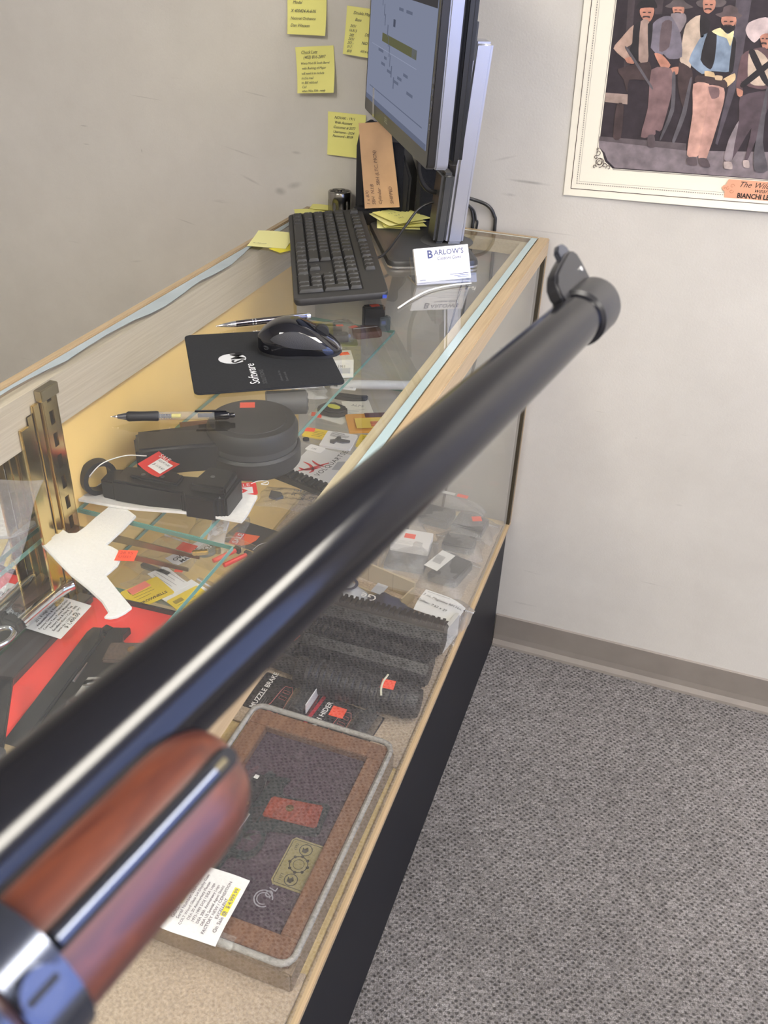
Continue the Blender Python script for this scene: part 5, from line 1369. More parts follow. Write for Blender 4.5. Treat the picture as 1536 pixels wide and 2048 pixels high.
pistol(ps, poly_black, gun_black, mat('brown_checkered', (.085, .055, .04), .6, noise=.3, nscale=300, bump=.4), mat('gold', (.75, .52, .20), .25, 1.0))
text('II', .018, mat('etched_grey', (.35, .36, .36), .4), ps, (-.001, .024, .0226), rz=R_(20), name='engraving')
ps.location = (-.346, -1.016, SM_ + .0125)
ps.scale = (1.06, 1.06, .9)
# lid of the box, lying open to its left with a price placard on it
ld = thing('box_lid', 'dark box lid lying left of the red pistol box', 'box lid', (-.4355, -.985, SM_), R_(-88))
MB().span(-.125, .125, -.020, .020, 0, .022).obj('lid_shell', mat('charcoal_lid', (.05, .045, .045), .45, noise=.2, nscale=20), ld, bevel=.001)
t = card('price_placard', 'white typed price placard standing left of the red pistol box', 'placard', (-.434, -.919, SM_ + .0275), R_(1), .062, .068, white_paper)
t.rotation_euler = (R_(2), R_(3), R_(1))
for k, (s, sz) in enumerate((('Woodsman 1st Series', .0072), ('6 1/2" Standard Tapered Barrel', .0046), ('.22 L R High Velocity', .0050), ('Adjustable Frt. & Rear Sight', .0046), ('Factory Checkered Walnut Grips', .0044), ('Correct Two-Toned Magazine', .0046), ('Factory Box & Hang Tag', .0046), ('Excellent Bore / Cond. 98%', .0046), ('Serial No. 112915  Mfg. 1941', .0042), ('$ 1,400.00', .0070))):
    text(s, sz, black_ink, t, (-.025 + .0058 * k, .0, .0009), rz=R_(90), align='CENTER', bold=.02)
rv = thing('nickel_revolver', 'bright nickel revolver with brown grip half inside the plastic bag', 'revolver', (-.447, -.935, SM_ + .034), R_(80))
MB().tube(spline([(.060, .0, .012), (.040, .004, .012), (.0, .0, .012), (-.030, -.004, .012)], 6), [.0085] * 19, 16).obj('barrel', chrome, rv, smooth=True)
MB().prism([(.066, .012), (.058, .030), (.020, .034), (-.010, .026), (-.012, .010), (.03, .010)], .002, .016).obj('grip', mat('grip_brown', (.11, .06, .04), .55, noise=.2, nscale=90), rv, bevel=.004)
rr_ = [(-.062 + .020 * math.cos(2 * PI * k / 28), -.002 + .015 * math.sin(2 * PI * k / 28), .012) for k in range(29)]
MB().tube(rr_, .0034, 10, cap=False).obj('trigger_guard', chrome, rv, smooth=True)
MB().prism([(-.040, -.010), (-.028, -.010), (-.024, .016), (-.042, .018)], .003, .020).obj('frame', gun_steel, rv, bevel=.003)
MB().tube(spline([(-.080, .004, .012), (-.100, .002, .012), (-.130, .012, .012)], 6), .0036, 10).obj('guard_tail', chrome, rv, smooth=True)
pk = thing('steel_wrench', 'dark steel lever with an eye at its end, at the left edge', 'tool', (-.338, -1.143, SM_ + .043), R_(124))
MB().prism([(-.004, -.006), (.11, -.008), (.115, .008), (-.004, .006)], 0, .006).obj('lever', gun_steel, pk, bevel=.0015)
q = MB().grid([[(r * math.cos(2 * PI * k / 20) - .010, r * math.sin(2 * PI * k / 20), z) for k in range(21)] for (r, z) in ((.010, 0), (.010, .008), (.004, .008), (.004, 0), (.010, 0))]); q.obj('eye', mat('worn_steel', (.12, .12, .13), .3, .8), pk, smooth=True, auto=40)
cb = thing('cardboard_box', 'flat tan cardboard box near the red pistol box at the left edge', 'box', (-.352, -1.185, SM_), R_(-88))
MB().span(-.06, .06, -.07, .07, 0, .035).obj('carton', mat('tan_cardboard', (.52, .38, .20), .7, noise=.08, nscale=40), cb, bevel=.001)

# ---- upper shelf, near half: white pistol cutout and the plastic bag
wp = thing('pistol_cutout', 'white felt pistol-shaped cutout lying on the upper glass shelf', 'cutout', (0, 0, S1 + .0004), 0)
outl = [(-.4197, -.7815), (-.3744, -.8034), (-.3729, -.8393), (-.3724, -.8740), (-.3645, -.8747), (-.3537, -.8782), (-.3399, -.8919), (-.3358, -.9054), (-.3365, -.9205), (-.3373, -.9281), (-.3060, -.9491), (-.2753, -.9687), (-.2773, -.9793), (-.2819, -.9892), (-.2877, -.9938), (-.2950, -.9954), (-.2949, -.9864), (-.3062, -.9778), (-.3133, -.9724), (-.3413, -.9581), (-.3751, -.9434), (-.4024, -.9288), (-.4465, -.9043), (-.4544, -.8853), (-.4580, -.8693), (-.4510, -.8623), (-.4399, -.8670), (-.4311, -.8704), (-.4227, -.8661), (-.4209, -.8507), (-.4216, -.8274)]
MB().prism(outl, 0, .004).obj('felt', mat('white_felt', (.70, .69, .655), .9, noise=.03, nscale=300, bump=.6), wp, bevel=.001)
ot = MB().box((-.336, -.886, .0046), (.024, .022, .0004), R_(18)).obj('price_sticker', orange, wp)
text('28.95', .0075, mat('faded_red_ink', (.35, .03, .02), .6), wp, (-.3455, -.8865, .0050), rz=R_(18)); text('USED', .0065, MATS['faded_red_ink'], wp, (-.3430, -.8940, .0050), rz=R_(18))
pb = bag('polythene_bag', 'crinkled milky polythene bag lying on the counter glass at the left edge', (-.285, -1.190, .9660), R_(27), .115, .27, .024, 31, None, glass_mat('milky_film', (.95, .95, .95), .14, .15, 1.8, (.88, .86, .88), bump=1.0), zip_=False)
for k in (0, 2, 5):
    a = -.046 + .018 * k
    MB().tube(spline([(a, -.118, .004), (a * .85 + .004, -.05, .016 + .003 * (k % 2)), (a * .7, .04, .017), (a * .4, .118, .004)], 6), .0007, 6).obj('film_fold', mat('film_white', (.80, .79, .80), .35), pb, smooth=True)

# ================================================================ on the deck
def handguard(label, loc, L_, R0, seed):
    t = thing('rail_handguard', label, 'gun part', loc, 0, 'black handguards on the deck')
    oc = [(R0 * math.cos(PI / 8 + PI * k / 4), R0 * math.sin(PI / 8 + PI * k / 4)) for k in range(8)]
    M4 = Matrix(((0, 0, 1, -L_ / 2), (1, 0, 0, 0), (0, 1, 0, R0 + .010), (0, 0, 0, 1)))
    MB().prism(oc, 0, L_).xform(M4).obj('tube_body', gun_black, t, bevel=.0015)
    for a in (90, 0, 180):
        ca, sa = math.cos(R_(a)), math.sin(R_(a))
        q = MB()
        q.span(-.010, .010, R0 * .90, R0 + .003, 0, L_)
        n = int(L_ / .010)
        for k in range(n):
            q.span(-.0106, .0106, R0 + .003, R0 + .0085, .002 + k * .010, .0072 + k * .010)
        rot = Matrix(((sa, ca, 0, 0), (-ca, sa, 0, 0), (0, 0, 1, 0), (0, 0, 0, 1)))
        q.xform(rot).xform(M4)
        q.obj('toothed_rail', gun_black, t)
    # vent slots between the rails
    for a in (45, 135):
        ca, sa = math.cos(R_(a)), math.sin(R_(a))
        for k in range(int(L_ / .032)):
            q = MB().prism(rrect(.008, .018, .0038, 3, 0, .020 + .032 * k), R0 * .925, R0 * .932)
            q.v = [(x, z, y) for x, y, z in q.v]
            q.xform(Matrix(((sa, ca, 0, 0), (-ca, sa, 0, 0), (0, 0, 1, 0), (0, 0, 0, 1)))).xform(M4)
            q.obj('vent_slot', mat('slot_dark', (.003, .003, .003), .8), t)
    return t
handguard('far black quad-rail handguard with toothed top edge on the deck', (-.137, -.478, DK), .240, .029, 1)
handguard('second black quad-rail handguard, nearer than the first', (-.129, -.560, DK), .222, .026, 2)
t = thing('round_handguard', 'ribbed black round handguard with a zip-tied orange price tag', 'gun part', (-.120, -.632, DK), 0)
pr = [(.022, -.105), (.026, -.102), (.027, -.09)]
for k in range(14): pr += [(.0275, -.085 + .0125 * k), (.0295, -.083 + .0125 * k), (.0295, -.077 + .0125 * k), (.0275, -.075 + .0125 * k)]
pr += [(.026, .098), (.023, .106)]
MB().lathe(pr, 32, 'X', (0, 0, .0296)).obj('ribbed_tube', gun_black, t, smooth=True, auto=35)
sticker(t, (.054, -.006, .0598), .1, .022, .020).rotation_euler = (R_(0), 0, 0)
MB().tube(spline([(.048, .012, .0625), (.046, -.004, .0625), (.047, -.018, .0600), (.050, -.026, .052)], 6), .0018, 6).obj('zip_tie', mat('cream_tie', (.66, .64, .48), .4), t, smooth=True)
t = thing('black_bracket', 'black angled bracket with orange sticker left of the handguards', 'gun part', (-.272, -.556, DK), R_(-22))
MB().prism([(-.05, -.028), (.046, -.034), (.052, -.008), (.018, .002), (.030, .030), (-.012, .034), (-.050, .016)], 0, .018).obj('plate', gun_black, t, bevel=.003)
MB().prism([(-.03, -.022), (.030, -.024), (.030, -.014), (-.03, -.012)], .0182, .028).obj('rib', gun_black, t, bevel=.002); sticker(t, (-.006, .010, .0184), .15, .022, .018)
t = thing('black_barrel_nut', 'black tube lying in front of the angled bracket', 'gun part', (-.268, -.608, DK), R_(-8))
MB().lathe([(.013, -.07), (.015, -.068), (.015, .05), (.012, .054), (.012, .07)], 22, 'X', (0, 0, .0151)).obj('tube', gun_black, t, smooth=True, auto=35)

def muzzle_card(label, loc, rz, title, sub, seed, red_side):
    t = thing('muzzle_device_pack', label, 'package', loc, rz, 'muzzle device packs on the deck')
    MB().prism(rrect(.110, .085, .003, 2), 0, .0012).obj('backing_card', mat('black_card', (.018, .017, .018), .4), t)
    if red_side: MB().box((-.0535, 0, .0015), (.006, .083, .0005)).obj('red_edge', mat('dark_red_print', (.40, .02, .03), .5), t)
    text(title, .0125, white_paper, t, (-.034, -.041, .0016), rz=R_(90), bold=.015)
    text(sub, .0075, mat('card_dim_ink', (.12, .11, .11), .5), t, (-.044, -.032, .0016), rz=R_(90))
    lines(t, -.030, -.036, .004, 3, 0, .02, .04, MATS['card_grey'], .0016, seed, True, .0006)
    # red outline drawing of the device
    pth = [(-.012, -.036), (.004, -.038), (.012, -.030), (.010, -.022), (.008, .014), (.002, .026), (-.010, .024), (-.012, .014), (-.014, -.020), (-.018, -.028), (-.012, -.036)]
    MB().tube([(x, y, .0016) for x, y in pth], .0006, 4, cap=False).obj('outline_print', mat('pink_line', (.55, .16, .15), .5), t)
    for k in range(2): MB().tube([(-.008, -.004 + .014 * k, .0016), (.004, -.005 + .014 * k, .0016), (.004, .001 + .014 * k, .0016), (-.008, .002 + .014 * k, .0016), (-.008, -.004 + .014 * k, .0016)], .0004, 4, cap=False).obj('outline_print', MATS['pink_line'], t)
    MB().rprism(rrect(.036, .080, .008, 3, .036, 0), .0014, .030, .006).obj('blister', blister, t, smooth=True, auto=40)
    MB().lathe([(.0105, -.034), (.0120, -.032), (.0120, -.012), (.0105, -.010), (.0105, .028), (.0090, .032)], 22, 'Y', (.036, 0, .0140)).obj('muzzle_device', gun_black, t, smooth=True, auto=35)
    return t
t = muzzle_card('black carded muzzle brake pack left of the handguards', (-.232, -.672, DK), R_(-3), 'MUZZLE BRAKE', 'recoil', 41, False)
MB().box((.052, .0, .020), (.001, .05, .020)).obj('white_edge', white_paper, t); sticker(t, (.036, .028, .0304), 0, .022, .020)
t = muzzle_card('black carded flash hider pack with red edge above the presentation box', (-.118, -.683, DK), R_(-6), 'FLASH HIDER', 'stealth', 42, True)
sticker(t, (-.018, .018, .0020), .1, .024, .022); t.location = (-.122, -.690, DK)

# bags and boxes in the far corner of the deck
t = thing('parts_carton', 'white carton with orange sticker in a clear bag, far end of the deck', 'box', (-.165, -.215, DK), R_(6))
MB().span(-.040, .040, -.055, .045, 0, .014).obj('lower_half', mat('navy_board', (.035, .035, .05), .5), t, bevel=.001)
MB().span(-.038, .040, -.010, .046, .0142, .034).obj('carton', mat('white_carton2', (.78, .76, .72), .6), t, bevel=.001)
sticker(t, (-.004, .022, .0344), 0, .022, .016); lines(t, -.030, -.006, 0, 3, .004, .03, .05, MATS['card_grey'], .0344, 51, False, .0004)
bag('parts_bag', 'clear bag wrapped round the white carton with orange sticker', (-.165, -.218, DK + .0005), R_(6), .105, .135, .042, 52)
t = bag('parts_bag', 'clear bag of dark metal with tall white barcode label', (-.072, -.250, DK + .0005), R_(-8), .095, .125, .036, 53)
MB().box((-.016, -.012, .040), (.030, .064, .0006), R_(-10)).obj('label', mat('label_white', (.80, .79, .74), .6), t)
q = MB()
for k in range(16): q.add([(-.028, -.022 + .0017 * k, .0405), (-.010, -.024 + .0017 * k, .0405), (-.010, -.0232 + .0017 * k, .0405), (-.028, -.0212 + .0017 * k, .0405)], [(0, 1, 2, 3)])
q.obj('barcode', mat('barcode_ink', (.15, .15, .15), .5), t)
MB().prism([(-.03, -.04), (.03, -.035), (.035, .04), (-.02, .045)], .001, .024).obj('metal_part', mat('dark_grey_part', (.025, .025, .026), .5), t, bevel=.004)
t = bag('parts_bag', 'clear bag with dark bracket, just beyond the barcode bag', (-.078, -.150, DK + .0005), R_(10), .10, .085, .034, 54)
MB().prism([(-.035, -.02), (.03, -.025), (.035, .02), (-.03, .025)], .001, .022).obj('metal_part', MATS['dark_grey_part'], t, bevel=.004)
t = bag('parts_bag', 'long clear bag of black magazines with orange sticker against the end glass', (-.108, -.072, DK + .0005), R_(-4), .18, .080, .040, 55)
for k in range(2): MB().span(-.075 + .075 * k, -.008 + .075 * k, -.028, .028, .001, .022).obj('magazine', gun_black, t, bevel=.003)
sticker(t, (.050, -.014, .0405), .5, .020, .018)
t = bag('parts_bag', 'bag with narrow white header and orange sticker at the far edge of the deck', (-.118, -.032, DK + .0210), R_(-3), .13, .030, .030, 56, zip_=False)
MB().box((-.03, 0, .031), (.05, .010, .0006)).obj('header', mat('grey_header', (.55, .55, .50), .6), t); sticker(t, (.012, 0, .0316), 0, .024, .012)
t = bag('parts_bag', 'crumpled milky bag left of the long magazine bag', (-.235, -.105, DK + .0005), R_(30), .12, .15, .050, 57, m=glass_mat('milky_film2', (.95, .95, .95), .20, .15, 1.8, (.85, .85, .84), bump=1.0))
MB().prism([(-.04, -.05), (.02, -.06), (.03, .03), (-.02, .05)], .001, .024).obj('metal_part', MATS['dark_grey_part'], t, bevel=.004)
t = bag('parts_bag', 'clear bag of pale wrapped parts behind the rifle barrel', (-.262, -.255, DK + .0005), R_(15), .09, .12, .034, 58)
MB().box((.0, .018, .024), (.06, .05, .012), .1).obj('white_part', white_paper, t, bevel=.003); MB().box((0, -.03, .012), (.06, .04, .02)).obj('dark_part', gun_black, t, bevel=.003)
t = thing('shallow_carton', 'open tan cardboard tray edge behind the packaged gloves', 'box', (-.185, -.325, DK), R_(-14))
sh = MB().span(-.075, .075, -.004, 0, 0, .040).span(-.075, .075, -.050, -.047, 0, .018).span(-.075, -.072, -.047, -.004, 0, .03).span(.072, .075, -.047, -.004, 0, .03)
sh.obj('tray', mat('tan_board', (.50, .40, .24), .7), t); 
for k in (-1, 1): MB().span(k * .028 - .0006, k * .028 + .0006, -.0045, -.0040, 0, .04).obj('fold_line', mat('board_crease', (.35, .27, .15), .7), t)
def pouch(label, loc, rz, w, l, h, m, seed):
    t = thing('printed_pouch', label, 'package', loc, rz, 'printed pouches on the deck')
    rnd = random.Random(seed); p0 = rnd.uniform(0, 6)
    MB().sheet(w, l, .003, 12, 10, lambda u, v: (0, 0, h * (1 - u * u * .8) * (1 - v * v * .8) + .002 * math.sin(7 * u + 4 * v + p0))).obj('pouch', m, t, smooth=True)
    return t
navy = mat('navy_print', (.045, .05, .085), .35); silver_p = mat('silver_print', (.42, .43, .45), .35)
t = pouch('navy foil pouch with white letters between the tray and the handguard', (-.150, -.392, DK), R_(-20), .085, .055, .028, navy, 61)
text('Ge', .026, white_paper, t, (-.012, -.014, .0335), rz=R_(-160)); MB().box((-.030, .012, .026), (.022, .030, .0008), .2).obj('silver_panel', silver_p, t)
t = pouch('silver foil pouch with black ring print, left of the navy one', (-.232, -.385, DK), R_(-12), .075, .060, .026, silver_p, 62)
q = MB().grid([[(r * math.cos(2 * PI * k / 28), r * math.sin(2 * PI * k / 28), .0325) for k in range(29)] for r in (.020, .014)]); q.obj('ring_print', navy, t)
t = bag('parts_bag', 'clear bag with typed white magazine label, right of the far handguard', (-.050, -.385, DK + .0005), R_(-8), .10, .110, .046, 63)
MB().sheet(.080, .052, .0006, 8, 6, lambda u, v: (0, 0, .050 - .012 * max(0, u) ** 2 - .010 * max(0, -v) ** 2)).obj('label', white_paper, t, smooth=True, loc=(.004, -.016, 0))
text('3 oz. Magazine RFI No. 4', .0085, black_ink, t, (-.034, -.008, .0520), rz=R_(-6)); text('Caliber: 7.62 x 39', .0085, black_ink, t, (-.038, -.026, .0515), rz=R_(-6)); lines(t, -.03, .004, 0, 1, .005, .04, .05, MATS['card_grey'], .0518, 64, False, .0008)
for k in range(3): MB().prism([(-.03 + .02 * k, -.05), (-.016 + .02 * k, -.05), (-.010 + .02 * k, .03), (-.024 + .02 * k, .03)], .001, .03).obj('part', mat('zinc_part', (.3, .3, .32), .4, .5), t, bevel=.002)
t = thing('white_holder', 'narrow white plastic strip standing at the end of the far handguard', 'plastic part', (-.006 - .012, -.442, DK), R_(-10))
MB().prism([(-.004, -.030), (.004, -.030), (.005, .030), (-.003, .030)], 0, .050).obj('strip', MATS['white_plastic'], t, bevel=.001)

# ---- presentation box with engraved pistol
pbx = thing('presentation_box', 'wooden glass-lidded presentation box lined in dark purple felt', 'presentation box', (-.133, -.928, DK), R_(-.5))
BX, BY = .228, .366
wal = wood_mat('walnut_frame', (.16, .075, .04), (.235, .12, .065), .35, (18, 1.5, 18), .2)
crd = mat('brown_carton', (.255, .185, .115), .6, noise=.12, nscale=30)
MB().span(-BX / 2, BX / 2, -BY / 2, BY / 2, 0, .036).obj('case_body', crd, pbx, bevel=.002)
FW = .030
for (x0, x1, y0, y1) in ((-BX / 2 + .006, BX / 2 - .006, -BY / 2 + .006, -BY / 2 + .006 + FW), (-BX / 2 + .006, BX / 2 - .006, BY / 2 - .006 - FW, BY / 2 - .006), (-BX / 2 + .006, -BX / 2 + .006 + FW, -BY / 2 + .006 + FW, BY / 2 - .006 - FW), (BX / 2 - .006 - FW * .8, BX / 2 - .006, -BY / 2 + .006 + FW, BY / 2 - .006 - FW)):
    MB().span(x0, x1, y0, y1, .0362, .050).obj('wood_frame', wal, pbx, bevel=.0012)
ix0, ix1, iy0, iy1 = -BX / 2 + .006 + FW, BX / 2 - .006 - FW * .8, -BY / 2 + .006 + FW, BY / 2 - .006 - FW
MB().span(ix0, ix1, iy0, iy1, .0362, .0385).obj('felt_lining', mat('purple_felt', (.052, .026, .040), .95, noise=.25, nscale=200), pbx)
MB().span(ix0, ix1, iy0, iy1, .0505, .0525).obj('glass_lid', glass_mat('lid_glass', (.97, .97, .97), .02, 0, 1.5), pbx)
q = MB().tube([(x, y, .0520) for x, y in rrect(BX - .002, BY - .002, .018, 4)] + [(rrect(BX - .002, BY - .002, .018, 4)[0][0], rrect(BX - .002, BY - .002, .018, 4)[0][1], .0520)], .0042, 8, cap=False)
rnd = random.Random(9); q.v = [(x + rnd.uniform(-.0007, .0007), y + rnd.uniform(-.0007, .0007), z + rnd.uniform(-.0006, .0006)) for x, y, z in q.v]
q.obj('sealing_bead', mat('grey_bead', (.34, .32, .285), .5, noise=.2, nscale=120), pbx, smooth=True)
pl = MB().prism([(-.022, -.032), (-.018, -.037), (.022, -.037), (.022, .037), (-.018, .037), (-.022, .032)], .0387, .0397).obj('brass_plaque', mat('brass_plate', (.50, .42, .19), .35, .5), pbx, loc=(.0600, -.0460, 0))
dk = mat('etched_black', (.06, .05, .03), .5)
for k, (yy, rr2) in enumerate(((.023, .009), (0, .0125), (-.024, .009))):
    q = MB().grid([[(r * math.cos(2 * PI * j / 24) + .002, yy + r * math.sin(2 * PI * j / 24), .0400) for j in range(25)] for r in (rr2, rr2 - .0012)]); q.obj('emblem', dk, pl)
    if k != 1:
        MB().prism([(-.004 + .002, yy - .004), (.003, yy - .005), (.006, yy), (.003, yy + .005), (.0, yy + .001), (-.003, yy + .003)], .0399, .0400).obj('emblem', dk, pl)
    else:
        q = MB().grid([[(r * math.cos(2 * PI * j / 24) + .002, yy + r * math.sin(2 * PI * j / 24), .0400) for j in range(25)] for r in (.0075, .0068)]); q.obj('emblem', dk, pl)
        for j in range(8): MB().prism(ellipse(.0022, .0022, 8, .002 + .0125 * math.cos(j * PI / 4), .0125 * math.sin(j * PI / 4)), .0399, .0400).obj('emblem', dk, pl)
text('1993', .0055, dk, pl, (-.010, .018, .0400), rz=R_(90)); text('1973', .0055, dk, pl, (-.010, -.030, .0400), rz=R_(90))
q = MB().tube([(x, y, .0400) for x, y in [(.022, .034), (-.017, .034), (-.0195, .031), (-.0195, -.031), (-.017, -.034), (.022, -.034)]], .0004, 4); q.obj('plaque_border', dk, pl)
logo_m = mat('logo_white', (.34, .33, .36), .6)
text('OLT', .014, logo_m, pbx, (.048, -.104, .0388), rz=R_(78), bold=.01, name='logo')
lg = MB().grid([[(.0405 + r * math.cos(R_(a)), -.1055 + r * math.sin(R_(a)), .0388) for a in range(10, 330, 16)] for r in (.0125, .0108)]); lg.obj('logo', logo_m, pbx)
lg = MB().grid([[(.0405 + r * math.cos(R_(a)), -.1055 + r * math.sin(R_(a)), .0388) for a in range(20, 320, 16)] for r in (.0088, .0075)]); lg.obj('logo', logo_m, pbx)
ep = thing('engraved_pistol', 'blued commemorative pistol with red wood grips and gold inlay in the presentation box', 'pistol', (-.176, -.962, DK + .0386), R_(-96))
ep.scale = (1.08, 1.08, .40)
pistol(ep, gun_steel, mat('frame_blue', (.035, .045, .048), .35, .5), wood_mat('rosewood', (.20, .035, .02), (.34, .07, .035), .3, (4, 30, 30), .3), MATS['gold'], light=MATS['purple_felt'])
gi = mat('gold_inlay', (.42, .33, .16), .4, .7)
q = MB()
for (x0, x1, y0, y1) in ((-.045, -.010, -.012, -.002), (-.010, .012, -.010, -.006), (.020, .060, -.011, -.004)):
    for k in range(5):
        xx = x0 + (x1 - x0) * k / 5
        q.prism(ellipse((x1 - x0) / 8, abs(y1 - y0) / (2 + k % 2), 10, xx + .003, (y0 + y1) / 2 + .0015 * (-1) ** k), .0222, .0226)
q.obj('gold_engraving', gi, ep)
MB().span(-.087, -.081, -.018, -.012, .0221, .0230).obj('sight_dot', white_paper, ep)
# typed placard taped to its near edge
tp = thing('price_placard', 'white typed price placard with yellow highlighter on the presentation box', 'placard', (-.158, -1.078, DK + .0640), R_(0))
def pf(u, v): return (0, 0, -.006 * max(0, -v) ** 3 + .003 * u * u * max(0, -v) + .0012 * math.sin(3 * u))
MB().sheet(.094, .090, .0004, 12, 12, pf).obj('paper', mat('bright_paper', (.86, .85, .83), .55), tp, smooth=True)
hl = mat('highlighter', (.90, .82, .03), .6)
for (x0, x1, y0, y1) in ((-.0455, -.0385, -.040, .036), (-.0380, -.0310, -.040, .036), (-.0305, -.0235, -.036, .030), (-.0225, -.0160, -.012, .020), (.0345, .0420, -.010, .030)):
    MB().add([(x0, y0, .0016 if y0 > -.03 else .0010), (x1, y0, .0016 if y0 > -.03 else .0010), (x1, y1, .0016), (x0, y1, .0016)], [(0, 1, 2, 3)]).obj('highlight', hl, tp)
for k, (s, sz) in enumerate((('COLT GOVERNMENT MODEL', .0056), ('1973 - 1993 COMMEMORATIVE', .0056), ('D.E.A. 20th ANNIVERSARY', .0058), ('#125 OF 500', .0056), ('GOLD INLAYED SLIDE', .0062), ('Serial Number: DEA 0125', .0056), ('COLT Wood Glass Lid Display Case', .0048), ('DEA 20 Anniversary Plaque', .0048), ('1973-1993 DOJ / DEA Logo', .0048), ('DEA 20th Anniversary Logo', .0048), ('DEA US Special Agent Shield', .0048), ('FACTORY NEW / CONDITION', .0054), ('EXCELLENT', .0054), ('On Sale @  $ 4,999.99', .0066))):
    text(s, sz, mat('print_grey', (.16, .14, .15), .5), tp, (-.0400 + .0062 * k, -.002, .0020), rz=R_(90), align='CENTER', bold=.018)
MB().sheet(.030, .016, .0001, 4, 2, lambda u, v: (0, 0, -.004 * (v < 0))).obj('tape', MATS['tape'], tp, loc=(.050, -.034, -.002))
# ================================================================ the rifle held in front of the camera
rf = thing('rifle', 'blued carbine with red-brown wooden fore-end held across the view, muzzle toward the wall', 'rifle', (0, 0, 0))
rf.matrix_world = Matrix(((.190, -.744, -.641, .211), (.982, .159, .107, -1.307), (.022, -.649, .760, 1.306), (0, 0, 0, 1)))
blued = mat('polished_blued_barrel', (.007, .007, .009), .13, 0, spec=.4)
blued2 = mat('blued_sight', (.022, .022, .025), .3, .3)
band_m = mat('blued_band', (.10, .11, .14), .2, .9)
prof = [(.0062, -.0008), (.0078, -.0006), (.0086, -.0016), (.0088, -.006), (.0091, -.06), (.0095, -.13), (.0099, -.20), (.0102, -.26), (.0106, -.33), (.0108, -.44)]
MB().lathe([(r, x) for r, x in prof[::-1]], 64, 'X').obj('barrel', blued, rf, smooth=True, auto=40)
MB().lathe([(.0052, -.0007), (.0052, -.0004)], 32, 'X').obj('bore', mat('bore_black', (.002, .002, .002), .6), rf)
MB().lathe([(.0090, -.0215), (.0103, -.0205), (.0104, -.0055), (.0100, -.0036), (.0090, -.0030)], 56, 'X').obj('sight_collar', blued2, rf, smooth=True, auto=35)
fin = [(-.0270, .0080), (-.0276, .0110), (-.0262, .0146), (-.0220, .0176), (-.0140, .0197), (-.0065, .0212), (-.0020, .0212), (.0002, .0190), (.0004, .0150), (.0, .0115), (-.0005, .0085)]
UPR = Matrix(((1, 0, 0, 0), (0, 0, -1, 0), (0, 1, 0, 0), (0, 0, 0, 1)))
MB().prism(fin + [(-.0010, .0050), (-.0200, .0050)], -.0026, .0026).xform(UPR).obj('sight_base', blued2, rf, bevel=.0009, seg=3)
MB().prism([(-.0105, .0190), (-.0100, .0232), (-.0070, .0250), (-.0030, .0246), (-.0012, .0225), (-.0020, .0195)], -.0011, .0011).xform(UPR).obj('sight_blade', band_m, rf, bevel=.0004)
MB().lathe([(.0009, -.0031), (.0009, -.0026)], 14, 'Y', (-.0045, 0, .0135)).obj('sight_pin', mat('bright_pin', (.85, .85, .85), .2, .8), rf)
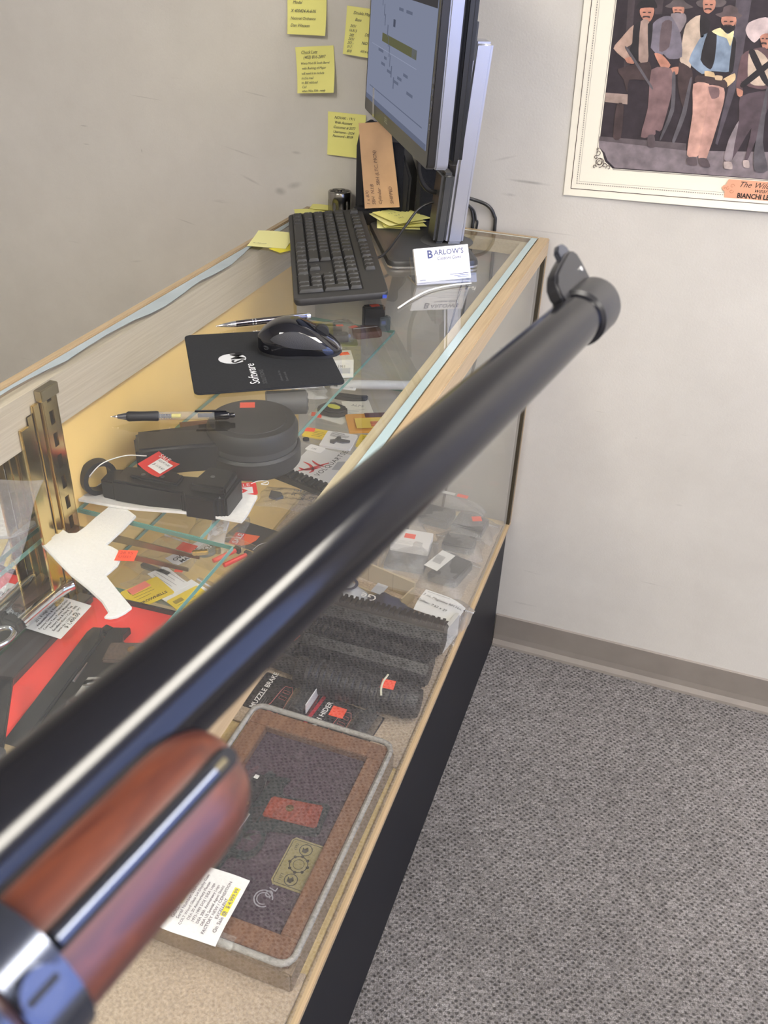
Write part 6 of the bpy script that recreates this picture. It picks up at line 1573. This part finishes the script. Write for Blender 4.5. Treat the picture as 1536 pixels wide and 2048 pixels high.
# fore-end: lofted wood
def loft(xs, fn, n=40):
    rows = []
    for x in xs:
        a, b, cz, e = fn(x)
        row_ = []
        for k in range(n + 1):
            t = 2 * PI * k / n
            c, s_ = math.cos(t), math.sin(t)
            row_.append((x, a * abs(c) ** e * (1 if c > 0 else -1), cz + b * abs(s_) ** e * (1 if s_ > 0 else -1)))
        rows.append(row_)
    return rows
def fe(x):
    d = min(1.0, max(0.0, (-.2345 - x) / .016))
    k = (1 - (1 - d) ** 2.2) ** .55 if d > 0 else .02
    return (.0188 * (.30 + .70 * k), .0115 * (.30 + .70 * k), -.0138, .78)
xs_ = [-.2345, -.2348, -.2355, -.2365, -.238, -.240, -.2425, -.246, -.250, -.256, -.264, -.274, -.286, -.30, -.33, -.36, -.40, -.44]
q = MB().grid(loft(xs_, fe))
q.add([tuple(p) for p in loft([-.2345], fe)[0][:-1]], [tuple(range(39, -1, -1))])
fwood = wood_mat('varnished_red_walnut', (.055, .012, .008), (.125, .031, .013), .45, (6, 30, 30), .55)
fwood.node_tree.nodes['Principled BSDF'].inputs['Coat Roughness'].default_value = .33
q.obj('fore_end', fwood, rf, smooth=True, auto=50)
# slot in the side with the slide rod lying in it
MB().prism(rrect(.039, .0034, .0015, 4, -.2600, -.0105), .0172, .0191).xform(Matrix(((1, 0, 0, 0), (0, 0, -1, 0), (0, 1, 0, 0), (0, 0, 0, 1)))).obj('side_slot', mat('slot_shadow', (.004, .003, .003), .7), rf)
MB().tube([(-.2455, -.0186, -.0105), (-.262, -.0190, -.0105), (-.2785, -.0196, -.0102)], [.0012, .0013, .0015], 14).obj('slide_rod', band_m, rf, smooth=True)
MB().lathe([(.0010, -.2455), (.0010, -.2428)], 12, 'X', (0, -.0184, -.0105)).obj('rod_tip', mat('dull_brass_tip', (.10, .08, .04), .5, .3), rf)
# steel band, screw and the receiver behind it
def bd(x, gx=0.0): return (.0205, .0135, -.0130, .80)
q = MB().grid(loft([-.2790, -.2792, -.2868, -.2870], lambda x: (.0192, .0120, -.0130, .80) if x in (-.2790, -.2870) else bd(x)))
q.obj('barrel_band', band_m, rf, smooth=True, auto=50)
q = MB().grid(loft([-.2880, -.2884, -.2950, -.2955], lambda x: (.0192, .0120, -.0130, .80) if x in (-.2880, -.2955) else (.0212, .0142, -.0130, .80)))
q.obj('barrel_band', band_m, rf, smooth=True, auto=50)
sc = MB().lathe([(.0030, -.0226), (.0030, -.0214), (.0024, -.0206)], 22, 'Y', (-.2838, 0, -.0125)); sc.obj('band_screw', band_m, rf, smooth=True, auto=40)
MB().box((-.2838, -.02275, -.0125), (.0046, .0003, .0008)).obj('screw_slot', MATS['bore_black'], rf)
q = MB().grid(loft([-.2960, -.2962, -.36, -.44], lambda x: (.0210, .0160, -.0115, .6)))
q.obj('receiver', band_m, rf, smooth=True, auto=50)
